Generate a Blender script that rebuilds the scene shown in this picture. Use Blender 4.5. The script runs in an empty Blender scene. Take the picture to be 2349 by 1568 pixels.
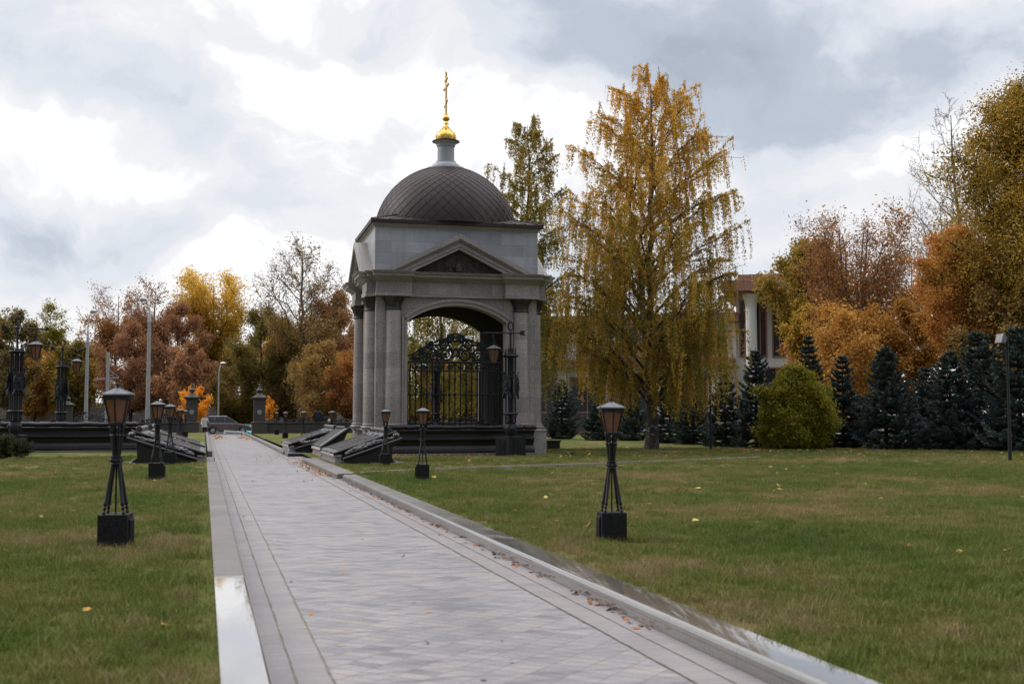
import bpy, math, random
import numpy as np
from mathutils import Vector, Matrix

C = bpy.context.scene.collection
SC = bpy.context.scene
PI = math.pi
rad = math.radians

# ------------------------------------------------------------------ camera
PSI, PITCH, CAM_Z = rad(15.13), rad(3.62), 1.8
cam_d = bpy.data.cameras.new('camera')
cam_d.lens, cam_d.sensor_width, cam_d.sensor_fit = 40.0, 36.0, 'HORIZONTAL'
cam_d.clip_start, cam_d.clip_end = 0.1, 4000
cam_d.dof.use_dof = True
cam_d.dof.focus_distance = 40.0
cam_d.dof.aperture_fstop = 2.5
cam = bpy.data.objects.new('camera', cam_d)
C.objects.link(cam)
cam.location = (0, 0, CAM_Z)
cam.rotation_euler = (PI / 2 + PITCH, 0, -PSI)
SC.camera = cam
_F = Vector((math.sin(PSI) * math.cos(PITCH), math.cos(PSI) * math.cos(PITCH), math.sin(PITCH)))
_R = Vector((math.cos(PSI), -math.sin(PSI), 0))
_U = _R.cross(_F)

def sky_dir(x, y):
    """direction of a sky feature measured in the photograph (2348 px wide)"""
    return (_F + _R * ((x - 1174) / 2609) - _U * ((y - 784) / 2609)).normalized()

# ------------------------------------------------------------------ light
SUN_EL, SUN_AZ = rad(33), rad(-62)          # azimuth from +Y towards +X : sun behind cloud, left and beyond
world = bpy.data.worlds.new('World')
SC.world = world
world.use_nodes = True
wt = world.node_tree
wt.nodes.clear()

def wn(t, **kw):
    n = wt.nodes.new(t)
    for k, v in kw.items():
        setattr(n, k, v)
    return n

def wmath(op, a, b=None, c=None):
    n = wn('ShaderNodeMath', operation=op)
    for i, q in enumerate((a, b, c)):
        if q is None:
            continue
        if isinstance(q, (int, float)):
            n.inputs[i].default_value = q
        else:
            wt.links.new(q, n.inputs[i])
    return n.outputs[0]

def wdot(v, d):
    n = wn('ShaderNodeVectorMath', operation='DOT_PRODUCT')
    wt.links.new(v, n.inputs[0])
    n.inputs[1].default_value = d
    return n.outputs['Value']

w_out = wn('ShaderNodeOutputWorld')
sky = wn('ShaderNodeTexSky', sky_type='NISHITA')
sky.sun_disc = False
sky.sun_elevation = SUN_EL
sky.sun_rotation = SUN_AZ
sky.air_density, sky.dust_density, sky.ozone_density = 1.0, 2.0, 1.0
bg_sky = wn('ShaderNodeBackground')
bg_sky.inputs['Strength'].default_value = 0.09
wt.links.new(sky.outputs[0], bg_sky.inputs['Color'])
tc = wn('ShaderNodeTexCoord')
dirv = tc.outputs['Generated']
# warp the direction a little so that cloud edges curl
wp = wn('ShaderNodeTexNoise')
wp.inputs['Scale'].default_value = 5.0
wp.inputs['Detail'].default_value = 6
wt.links.new(dirv, wp.inputs['Vector'])
sub = wn('ShaderNodeVectorMath', operation='SUBTRACT')
wt.links.new(wp.outputs['Color'], sub.inputs[0])
sub.inputs[1].default_value = (.5, .5, .5)
scl = wn('ShaderNodeVectorMath', operation='SCALE')
scl.inputs['Scale'].default_value = 0.20
wt.links.new(sub.outputs[0], scl.inputs[0])
addv = wn('ShaderNodeVectorMath', operation='ADD')
wt.links.new(dirv, addv.inputs[0])
wt.links.new(scl.outputs[0], addv.inputs[1])
wd = addv.outputs[0]
stretch = wn('ShaderNodeVectorMath', operation='MULTIPLY')
wt.links.new(wd, stretch.inputs[0])
stretch.inputs[1].default_value = (1, 1, 1.9)
n1 = wn('ShaderNodeTexNoise')
n1.inputs['Scale'].default_value = 4.2
n1.inputs['Detail'].default_value = 7
n1.inputs['Roughness'].default_value = 0.56
wt.links.new(stretch.outputs[0], n1.inputs['Vector'])
cloud = wmath('MULTIPLY_ADD', n1.outputs['Fac'], 1.6, -0.76)
# unseen grey cloud bank added behind the camera to dim faces turned towards it
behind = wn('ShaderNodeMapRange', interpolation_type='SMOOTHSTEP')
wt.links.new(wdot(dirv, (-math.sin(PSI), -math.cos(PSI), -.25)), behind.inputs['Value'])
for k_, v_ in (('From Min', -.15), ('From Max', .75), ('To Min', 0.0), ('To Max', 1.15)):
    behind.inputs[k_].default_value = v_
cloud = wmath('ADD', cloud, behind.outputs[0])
# big cloud banks (x, y, half width, half height in photo px, weight): + dark underside, - bright break
BANKS = [(1640, 120, 420, 190, .60), (2260, 60, 300, 120, .30), (270, 190, 230, 75, .34), (470, 320, 150, 60, .26),
         (300, 545, 330, 90, .30), (1790, 440, 260, 70, .16), (60, 60, 120, 70, .30), (800, 430, 160, 45, .10), (900, 60, 420, 40, .14),
         (820, 200, 300, 170, -.20), (120, 400, 300, 60, -.16), (640, 560, 260, 90, -.08), (2050, 330, 330, 60, -.20),
         (560, 130, 120, 60, -.12), (1480, 330, 200, 70, -.2)]
for bx, by, sx, sy, wgt in BANKS:
    d0 = sky_dir(bx, by)
    u = Vector((d0.y, -d0.x, 0)).normalized()
    v = u.cross(d0)
    a = wmath('MULTIPLY', wdot(wd, u), 2609 / sx)
    b = wmath('MULTIPLY', wmath('SUBTRACT', wdot(wd, v), 0.0), 2609 / sy)
    q = wmath('ADD', wmath('MULTIPLY', a, a), wmath('MULTIPLY', b, b))
    e = wmath('POWER', 2.718, wmath('MULTIPLY', q, -0.8))
    front = wmath('GREATER_THAN', wdot(wd, d0), 0.0)
    cloud = wmath('MULTIPLY_ADD', wmath('MULTIPLY', e, front), wgt, cloud)
ramp = wn('ShaderNodeValToRGB')
cr = ramp.color_ramp
cr.interpolation = 'EASE'
cr.elements[0].position, cr.elements[0].color = 0.0, (1.02, 1.02, 1.03, 1)
cr.elements[1].position, cr.elements[1].color = 1.0, (.30, .335, .40, 1)
for p_, c_ in ((.10, (.87, .875, .90, 1)), (.25, (.75, .785, .85, 1)), (.5, (.51, .565, .66, 1))):
    e_ = cr.elements.new(p_)
    e_.color = c_
wt.links.new(cloud, ramp.inputs[0])
bg_cl = wn('ShaderNodeBackground')
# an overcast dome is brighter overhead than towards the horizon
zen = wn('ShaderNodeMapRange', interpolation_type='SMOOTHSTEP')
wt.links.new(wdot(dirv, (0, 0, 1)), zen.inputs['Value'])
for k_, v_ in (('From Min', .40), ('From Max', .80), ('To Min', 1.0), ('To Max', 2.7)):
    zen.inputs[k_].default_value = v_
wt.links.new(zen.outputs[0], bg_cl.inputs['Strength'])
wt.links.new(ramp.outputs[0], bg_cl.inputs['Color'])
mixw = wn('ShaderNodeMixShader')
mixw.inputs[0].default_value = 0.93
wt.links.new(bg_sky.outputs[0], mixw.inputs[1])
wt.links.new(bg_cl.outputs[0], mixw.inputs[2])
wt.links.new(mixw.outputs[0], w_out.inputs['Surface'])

sun_d = bpy.data.lights.new('sun', 'SUN')
sun_d.energy = 1.2
sun_d.angle = rad(14)
sun_d.color = (1.0, .94, .86)
sun = bpy.data.objects.new('sun', sun_d)
C.objects.link(sun)
sdir = Vector((math.sin(SUN_AZ) * math.cos(SUN_EL), math.cos(SUN_AZ) * math.cos(SUN_EL), math.sin(SUN_EL)))
sun.rotation_euler = sdir.to_track_quat('Z', 'Y').to_euler()
sun.location = sdir * 100

vs = SC.view_settings
SC.display_settings.display_device = 'sRGB'
vs.view_transform, vs.look, vs.exposure, vs.gamma = 'Standard', 'None', 0.08, 1.0
vs.use_curve_mapping = False
SC.cycles.max_bounces = 8
SC.cycles.diffuse_bounces = 5
SC.cycles.transmission_bounces = 6
SC.cycles.transparent_max_bounces = 8
SC.cycles.use_denoising = True

# ------------------------------------------------------------------ helpers
class MB:
    """collects shapes and links them as ONE mesh object"""
    def __init__(s):
        s.v, s.f = [], []

    def add(s, vs, fs):
        o = len(s.v)
        s.v += [tuple(p) for p in vs]
        s.f += [tuple(i + o for i in f) for f in fs]
        return s

    def box(s, x0, x1, y0, y1, z0, z1):
        return s.add([(x0, y0, z0), (x1, y0, z0), (x1, y1, z0), (x0, y1, z0), (x0, y0, z1), (x1, y0, z1), (x1, y1, z1), (x0, y1, z1)],
                     [(0, 3, 2, 1), (4, 5, 6, 7), (0, 1, 5, 4), (1, 2, 6, 5), (2, 3, 7, 6), (3, 0, 4, 7)])

    def frus(s, a, b):
        """a, b = (x0,x1,y0,y1,z) bottom and top rectangles"""
        x0, x1, y0, y1, z0 = a
        X0, X1, Y0, Y1, z1 = b
        return s.add([(x0, y0, z0), (x1, y0, z0), (x1, y1, z0), (x0, y1, z0), (X0, Y0, z1), (X1, Y0, z1), (X1, Y1, z1), (X0, Y1, z1)],
                     [(0, 3, 2, 1), (4, 5, 6, 7), (0, 1, 5, 4), (1, 2, 6, 5), (2, 3, 7, 6), (3, 0, 4, 7)])

    def obox(s, c, size, M=None):
        m = MB().box(-size[0] / 2, size[0] / 2, -size[1] / 2, size[1] / 2, -size[2] / 2, size[2] / 2)
        M = Matrix.Translation(c) @ (M.to_4x4() if M else Matrix())
        return s.add([M @ Vector(p) for p in m.v], m.f)

    def prism(s, poly, axis, a0, a1):
        n = len(poly)
        def P(q, a):
            return {'x': (a, q[0], q[1]), 'y': (q[0], a, q[1]), 'z': (q[0], q[1], a)}[axis]
        vs = [P(q, a0) for q in poly] + [P(q, a1) for q in poly]
        fs = [tuple(range(n)), tuple(range(2 * n - 1, n - 1, -1))] + [(i, i + n, (i + 1) % n + n, (i + 1) % n) for i in range(n)]
        return s.add(vs, fs)

    def tube(s, pts, r, n=8, closed=False, cap=True):
        pts = [Vector(p) for p in pts]
        m = len(pts)
        rs = list(r) if isinstance(r, (list, tuple)) else [r] * m
        nv = None
        vs = []
        for i, p in enumerate(pts):
            if closed:
                t = (pts[(i + 1) % m] - pts[i - 1])
            else:
                t = pts[min(i + 1, m - 1)] - pts[max(i - 1, 0)]
            if t.length < 1e-9:
                t = Vector((0, 0, 1))
            t.normalize()
            if nv is None:
                nv = t.orthogonal().normalized()
            else:
                nv = (nv - t * nv.dot(t))
                nv = nv.normalized() if nv.length > 1e-6 else t.orthogonal().normalized()
            b = t.cross(nv)
            for k in range(n):
                a = 2 * PI * k / n
                vs.append(p + (nv * math.cos(a) + b * math.sin(a)) * rs[i])
        fs = []
        for i in range(m if closed else m - 1):
            j = (i + 1) % m
            for k in range(n):
                l = (k + 1) % n
                fs.append((i * n + k, i * n + l, j * n + l, j * n + k))
        if cap and not closed:
            fs += [tuple(range(n - 1, -1, -1)), tuple(range((m - 1) * n, m * n))]
        return s.add(vs, fs)

    def lathe(s, prof, n=20, c=(0, 0, 0), M=None, rot=0.0):
        vs, fs = [], []
        for r, z in prof:
            for k in range(n):
                a = 2 * PI * k / n + rot
                vs.append(Vector((r * math.cos(a), r * math.sin(a), z)))
        for i in range(len(prof) - 1):
            for k in range(n):
                l = (k + 1) % n
                fs.append((i * n + k, i * n + l, (i + 1) * n + l, (i + 1) * n + k))
        fs += [tuple(range(n - 1, -1, -1)), tuple(range((len(prof) - 1) * n, len(prof) * n))]
        if M:
            vs = [M @ v for v in vs]
        return s.add([v + Vector(c) for v in vs], fs)

    def ring(s, c, R, r, n=24, k=8, axis='z', sx=1.0, sz=1.0):
        pts = []
        for i in range(n):
            a = 2 * PI * i / n
            u, v = R * math.cos(a) * sx, R * math.sin(a) * sz
            pts.append({'z': (c[0] + u, c[1] + v, c[2]), 'y': (c[0] + u, c[1], c[2] + v), 'x': (c[0], c[1] + u, c[2] + v)}[axis])
        return s.tube(pts, r, k, closed=True)

    def ball(s, c, r, n=12, m=8, sc=(1, 1, 1)):
        prof = [(max(r * math.sin(PI * i / m), 1e-4), -r * math.cos(PI * i / m)) for i in range(m + 1)]
        return s.lathe(prof, n, c, Matrix.Diagonal((sc[0], sc[1], sc[2])))

    def move(s, M):
        s.v = [tuple(M @ Vector(p)) for p in s.v]
        return s

    def merge(s, o):
        return s.add(o.v, o.f)

    def build(s, name, mat, parent=None, smooth=32, bevel=0.0, label=None):
        me = bpy.data.meshes.new(name)
        me.from_pydata(s.v, [], s.f)
        import bmesh
        bm = bmesh.new()
        bm.from_mesh(me)
        bmesh.ops.recalc_face_normals(bm, faces=bm.faces)
        bm.to_mesh(me)
        bm.free()
        if smooth:
            me.polygons.foreach_set('use_smooth', [True] * len(me.polygons))
            me.set_sharp_from_angle(angle=rad(smooth))
        me.materials.append(mat)
        o = bpy.data.objects.new(name, me)
        C.objects.link(o)
        if parent:
            o.parent = parent
        if bevel:
            b = o.modifiers.new('bevel', 'BEVEL')
            b.width, b.segments, b.limit_method, b.angle_limit = bevel, 2, 'ANGLE', rad(35)
        if label:
            o['label'] = label
        return o

def np_mesh(name, V, Fq, mat, parent=None, rnd=None, smooth=False):
    """big numpy mesh; V (n,3); Fq (m,4) or (m,3)"""
    me = bpy.data.meshes.new(name)
    V = np.asarray(V, np.float32)
    Fq = np.asarray(Fq, np.int32)
    k = Fq.shape[1]
    me.vertices.add(len(V))
    me.vertices.foreach_set('co', V.ravel())
    me.loops.add(Fq.size)
    me.loops.foreach_set('vertex_index', Fq.ravel())
    me.polygons.add(len(Fq))
    me.polygons.foreach_set('loop_start', np.arange(0, Fq.size, k, dtype=np.int32))
    if smooth:
        me.polygons.foreach_set('use_smooth', np.ones(len(Fq), bool))
    me.update(calc_edges=True)
    if rnd is not None:
        at = me.attributes.new('rnd', 'FLOAT', 'FACE')
        at.data.foreach_set('value', np.asarray(rnd, np.float32))
    me.materials.append(mat)
    o = bpy.data.objects.new(name, me)
    C.objects.link(o)
    if parent:
        o.parent = parent
    return o

def tag(o, label, cat, group=None):
    o['label'], o['category'] = label, cat
    if group:
        o['group'] = group
    return o

def struct(o, kind='structure'):
    o['kind'] = kind
    return o

def thing(name, label, cat, loc=(0, 0, 0), rz=0.0, group=None):
    o = bpy.data.objects.new(name, None)
    o.empty_display_size = .3
    C.objects.link(o)
    o.location = loc
    o.rotation_euler = (0, 0, rz)
    return tag(o, label, cat, group)

def dup(root, loc, rz=0.0, label=None, group=None, scale=1.0):
    def rec(o, par):
        c = o.copy()
        C.objects.link(c)
        c.parent = par
        for ch in list(o.children):
            rec(ch, c)
        return c
    r = rec(root, None)
    r.location, r.rotation_euler, r.scale = loc, (0, 0, rz), (scale,) * 3
    if label:
        r['label'] = label
    if group:
        r['group'] = group
    return r

# ------------------------------------------------------------------ materials
class NT:
    def __init__(s, name):
        s.m = bpy.data.materials.new(name)
        s.m.use_nodes = True
        s.t = s.m.node_tree
        s.b = s.t.nodes['Principled BSDF']
        s.out = s.t.nodes['Material Output']
        s._pos = None
        s._obj = None

    def n(s, t, **kw):
        q = s.t.nodes.new(t)
        for k, v in kw.items():
            setattr(q, k, v)
        return q

    def l(s, a, b):
        s.t.links.new(a, b)

    def pos(s):
        if s._pos is None:
            s._pos = s.n('ShaderNodeNewGeometry').outputs['Position']
        return s._pos

    def obj(s):
        if s._obj is None:
            s._obj = s.n('ShaderNodeTexCoord').outputs['Object']
        return s._obj

    def math(s, op, a, b=None, c=None, clamp=False):
        q = s.n('ShaderNodeMath', operation=op, use_clamp=clamp)
        for i, x in enumerate((a, b, c)):
            if x is None:
                continue
            if isinstance(x, (int, float)):
                q.inputs[i].default_value = x
            else:
                s.l(x, q.inputs[i])
        return q.outputs[0]

    def noise(s, scale, detail=4, rough=.55, vec=None, mul=None):
        q = s.n('ShaderNodeTexNoise')
        q.inputs['Scale'].default_value = scale
        q.inputs['Detail'].default_value = detail
        q.inputs['Roughness'].default_value = rough
        v = vec or s.pos()
        if mul:
            vm = s.n('ShaderNodeVectorMath', operation='MULTIPLY')
            s.l(v, vm.inputs[0])
            vm.inputs[1].default_value = mul
            v = vm.outputs[0]
        s.l(v, q.inputs['Vector'])
        return q.outputs['Fac']

    def ramp(s, fac, stops, interp='LINEAR'):
        q = s.n('ShaderNodeValToRGB')
        r = q.color_ramp
        r.interpolation = interp
        while len(r.elements) < len(stops):
            r.elements.new(.5)
        for e, (p, c) in zip(r.elements, stops):
            e.position = p
            e.color = (*c, 1) if len(c) == 3 else c
        if isinstance(fac, (int, float)):
            q.inputs[0].default_value = fac
        else:
            s.l(fac, q.inputs[0])
        return q.outputs['Color']

    def mix(s, fac, a, b, mode='MIX'):
        q = s.n('ShaderNodeMix', data_type='RGBA', blend_type=mode)
        for x, i in ((fac, 0), (a, 6), (b, 7)):
            if isinstance(x, (int, float)):
                q.inputs[i].default_value = x
            elif isinstance(x, tuple):
                q.inputs[i].default_value = (*x, 1)
            else:
                s.l(x, q.inputs[i])
        return q.outputs[2]

    def bump(s, h, strength=.3, dist=.02):
        q = s.n('ShaderNodeBump')
        q.inputs['Strength'].default_value = strength
        q.inputs['Distance'].default_value = dist
        s.l(h, q.inputs['Height'])
        s.l(q.outputs[0], s.b.inputs['Normal'])

    def col(s, c):
        if isinstance(c, tuple):
            s.b.inputs['Base Color'].default_value = (*c, 1)
        else:
            s.l(c, s.b.inputs['Base Color'])

    def set(s, rough=None, metal=None, spec=None):
        for k, v in (('Roughness', rough), ('Metallic', metal), ('Specular IOR Level', spec)):
            if v is None:
                continue
            if isinstance(v, (int, float)):
                s.b.inputs[k].default_value = v
            else:
                s.l(v, s.b.inputs[k])
        return s

def simple(name, c, rough=.6, metal=0.0, var=.25, scale=3.0, bump=0.0, spec=.5):
    t = NT(name)
    f = t.noise(scale, 5)
    lo = tuple(x * (1 - var) for x in c)
    hi = tuple(min(1, x * (1 + var)) for x in c)
    t.col(t.ramp(f, [(.3, lo), (.7, hi)]))
    t.set(rough, metal, spec)
    if bump:
        t.bump(t.noise(scale * 12, 4), bump, .01)
    return t.m

def granite(name, c, var=.35, rough=.45, blocks=None, fleck=60, wet=0.0, spec=.5):
    t = NT(name)
    sp = t.noise(fleck, 3, .8)
    base = t.ramp(sp, [(.3, tuple(x * (1 - var) for x in c)), (.5, c), (.72, tuple(x * (1 + var) for x in c))])
    big = t.noise(.9, 5, .6)
    base = t.mix(1.0, base, t.ramp(big, [(.3, (.84, .83, .82)), (.7, (1.1, 1.1, 1.12))]), 'MULTIPLY')
    if blocks:
        vm = t.n('ShaderNodeSeparateXYZ')
        t.l(t.obj(), vm.inputs[0])
        cb = t.n('ShaderNodeCombineXYZ')
        t.l(t.math('ADD', vm.outputs[0], vm.outputs[1]), cb.inputs[0])
        t.l(vm.outputs[2], cb.inputs[1])
        br = t.n('ShaderNodeTexBrick')
        t.l(cb.outputs[0], br.inputs['Vector'])
        br.inputs['Color1'].default_value = (.78, .78, .79, 1)
        br.inputs['Color2'].default_value = (1.18, 1.15, 1.13, 1)
        br.inputs['Mortar'].default_value = (.42, .40, .39, 1)
        br.inputs['Scale'].default_value = 1.0
        br.inputs['Brick Width'].default_value = blocks[0]
        br.inputs['Row Height'].default_value = blocks[1]
        br.inputs['Mortar Size'].default_value = blocks[2]
        base = t.mix(1.0, base, br.outputs['Color'], 'MULTIPLY')
        # vertical weather streaks, fixed to the stone
        st = t.noise(1.0, 5, .6, vec=t.obj(), mul=(2.4, 2.4, .22))
        base = t.mix(t.math('MULTIPLY', t.math('SUBTRACT', st, .49, clamp=True), 2.6, clamp=True), base, tuple(x * .62 for x in (c[0] * 1.05, c[1], c[2] * .86)))
    t.col(base)
    rr = t.math('MULTIPLY_ADD', t.noise(6, 4), .25, rough - .12)
    t.set(rr, 0, spec)
    t.bump(t.noise(fleck * .8, 3), .15, .004)
    return t.m

M = {}
M['granite'] = granite('grey_granite', (.265, .234, .212), blocks=(1.35, .62, .006), fleck=17, var=.42)
M['granite_plain'] = granite('grey_granite_plain', (.258, .228, .207), fleck=17, var=.4)
M['granite_pale'] = granite('pale_granite', (.30, .31, .325), blocks=(1.9, .475, .004), var=.22, fleck=34)
M['granite_pale_plain'] = granite('pale_plain_granite', (.30, .31, .325), var=.2, fleck=34)  # same pale stone as the attic, without block joints
M['granite_dark'] = granite('dark_granite', (.016, .0135, .0125), rough=.36, fleck=30, var=.5, spec=.32)
M['granite_mid'] = granite('weathered_granite', (.13, .124, .118), rough=.5, fleck=40, var=.35)
M['granite_block'] = granite('black_granite', (.013, .0125, .012), rough=.6, fleck=45, var=1.0, spec=.15)
M['text_slab'] = granite('inscribed_granite', (.022, .0185, .0175), rough=.55, fleck=26, var=.8, spec=.2)
M['bronze'] = simple('dark_bronze', (.016, .012, .011), .45, .1, .4, 6, spec=.35)
M['bronze_relief'] = simple('bronze_relief', (.046, .029, .024), .55, 0, .45, 5, spec=.3)
M['polished_relief'] = simple('silvery_bronze', (.075, .072, .072), .32, .6, .5, 9)
M['iron'] = simple('black_iron', (.007, .007, .008), .5, 0, .4, 8, spec=.3)
M['iron_blue'] = simple('blue_black_iron', (.009, .010, .014), .5, 0, .4, 5, spec=.32)
M['copper'] = None
M['zinc'] = simple('grey_lamp_roof', (.085, .088, .096), .45, .2, .25, 8)
M['concrete'] = simple('pole_concrete', (.30, .29, .285), .8, 0, .15, 5)
M['grey_metal'] = simple('galvanised_steel', (.42, .43, .45), .4, .5, .15, 3)
M['black_paint'] = simple('black_paint', (.010, .011, .013), .5, 0, .3, 4, spec=.25)
M['glass_dark'] = simple('window_glass', (.02, .025, .03), .08, 0, .3, 2)
M['tyre'] = simple('tyre_rubber', (.015, .015, .015), .8, 0, .2, 8)
M['chrome'] = simple('bright_metal', (.5, .5, .5), .25, .9, .1, 8)

def dome_mat():
    t = NT('brown_copper_sheet')
    f = t.noise(1.3, 5, .6, vec=t.obj())
    base = t.ramp(f, [(.3, (.030, .0185, .0175)), (.7, (.047, .030, .0285))])
    st = t.noise(1, 4, .6, vec=t.obj(), mul=(5, 5, .5))
    base = t.mix(t.math('MULTIPLY', t.math('SUBTRACT', st, .52, clamp=True), 1.4, clamp=True), base, (.055, .043, .043))
    t.col(base)
    t.set(.5, 0, .22)
    t.bump(t.noise(3, 3, vec=t.obj()), .15, .03)
    return t.m
M['copper'] = dome_mat()
M['copper_dark'] = simple('copper_seam', (.022, .0155, .015), .5, .2, .2, 4)

def gold_mat():
    t = NT('gold_leaf')
    f = t.noise(7, 4)
    t.col(t.ramp(f, [(.3, (.72, .42, .08)), (.7, (.95, .62, .16))]))
    t.set(.24, 1.0)
    return t.m
M['gold'] = gold_mat()

def amber_mat():
    t = NT('amber_frosted_glass')
    f = t.noise(25, 4)
    t.col(t.ramp(f, [(.3, (.20, .105, .062)), (.7, (.29, .155, .095))]))
    t.set(.35, 0, .5)
    tr = t.n('ShaderNodeBsdfTranslucent')
    tr.inputs['Color'].default_value = (.42, .25, .155, 1)
    mx = t.n('ShaderNodeMixShader')
    mx.inputs[0].default_value = .5
    t.l(t.b.outputs[0], mx.inputs[1])
    t.l(tr.outputs[0], mx.inputs[2])
    t.l(mx.outputs[0], t.out.inputs['Surface'])
    return t.m
M['amber'] = amber_mat()

def leaf_mat(name, stops, transl=.38, rough=.65):
    t = NT(name)
    a = t.n('ShaderNodeAttribute', attribute_name='rnd')
    c = t.ramp(a.outputs['Fac'], stops)
    t.col(c)
    t.set(rough, 0, .25)
    tr = t.n('ShaderNodeBsdfTranslucent')
    t.l(t.mix(1.0, c, (1.25, 1.15, .8), 'MULTIPLY'), tr.inputs['Color'])
    mx = t.n('ShaderNodeMixShader')
    mx.inputs[0].default_value = transl
    t.l(t.b.outputs[0], mx.inputs[1])
    t.l(tr.outputs[0], mx.inputs[2])
    t.l(mx.outputs[0], t.out.inputs['Surface'])
    return t.m

def bark_mat(name, c, birch=False):
    t = NT(name)
    f = t.noise(5, 5, .65, mul=(1, 1, .25))
    col = t.ramp(f, [(.3, tuple(x * .55 for x in c)), (.7, tuple(x * 1.35 for x in c))])
    if birch:
        k = t.noise(3.5, 4, .7, mul=(1, 1, 2.2))
        col = t.mix(t.math('GREATER_THAN', k, .41), (.20, .185, .17), col)
    t.col(col)
    t.set(.85, 0, .2)
    t.bump(t.noise(18, 4, mul=(1, 1, .3)), .5, .02)
    return t.m
M['bark'] = bark_mat('dark_bark', (.045, .035, .028))
M['bark_grey'] = bark_mat('grey_bark', (.115, .090, .078))
M['bark_birch'] = bark_mat('birch_bark', (.055, .046, .040), True)
M['bark_birch_low'] = bark_mat('old_birch_bark', (.060, .052, .046))
# ------------------------------------------------------------------ ground, path, kerbs, grass
XL0, XL1 = 0.12, 0.41        # left kerb
XR0, XR1 = 3.68, 4.04        # right kerb
ZL, ZR = 0.24, 0.13          # lawn levels left and right of the path

def lawn_nodes(t):
    """shared colour field of turf and blades: green, olive, straw patches and dark tufts, by place"""
    p1 = t.noise(.33, 5, .62, mul=(1, .8, 0))
    p2 = t.noise(1.7, 5, .65, mul=(1, .9, 0))
    p3 = t.noise(.12, 3, .5, mul=(1, 1, 0))
    a = t.math('MULTIPLY_ADD', p1, .66, t.math('MULTIPLY_ADD', p2, .40, t.math('MULTIPLY', p3, .25)))
    c = t.ramp(a, [(.44, (.048, .085, .013)), (.56, (.086, .118, .021)), (.665, (.130, .140, .036)), (.74, (.205, .164, .074)), (.82, (.29, .215, .118))])
    d = t.noise(.9, 4, .6, mul=(.7, 1.1, 0))
    return t.mix(t.math('MULTIPLY', t.math('SUBTRACT', d, .66, clamp=True), 7, clamp=True), c, (.016, .046, .014))

def turf_mat():
    t = NT('turf')
    c = lawn_nodes(t)
    f = t.noise(45, 4, .7)
    c = t.mix(1.0, c, t.ramp(f, [(.3, (.45, .45, .42)), (.7, (1.15, 1.15, 1.1))]), 'MULTIPLY')
    t.col(c)
    t.set(.95, 0, .1)
    t.bump(t.noise(60, 4, .7), .9, .03)
    return t.m

def blade_mat():
    t = NT('grass_blades')
    c = lawn_nodes(t)
    oi = t.n('ShaderNodeObjectInfo')
    f = t.noise(90, 2, .6)
    c = t.mix(1.0, c, t.ramp(f, [(.3, (.6, .63, .55)), (.7, (1.7, 1.62, 1.5))]), 'MULTIPLY')
    t.col(c)
    t.set(.6, 0, .25)
    tr = t.n('ShaderNodeBsdfTranslucent')
    t.l(c, tr.inputs['Color'])
    mx = t.n('ShaderNodeMixShader')
    mx.inputs[0].default_value = .3
    t.l(t.b.outputs[0], mx.inputs[1])
    t.l(tr.outputs[0], mx.inputs[2])
    t.l(mx.outputs[0], t.out.inputs['Surface'])
    return t.m

def soil_mat():
    t = NT('distant_ground')
    f = t.noise(.2, 5)
    t.col(t.ramp(f, [(.3, (.035, .045, .016)), (.6, (.07, .06, .03)), (.8, (.10, .055, .025))]))
    t.set(.95, 0, .1)
    return t.m

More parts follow.
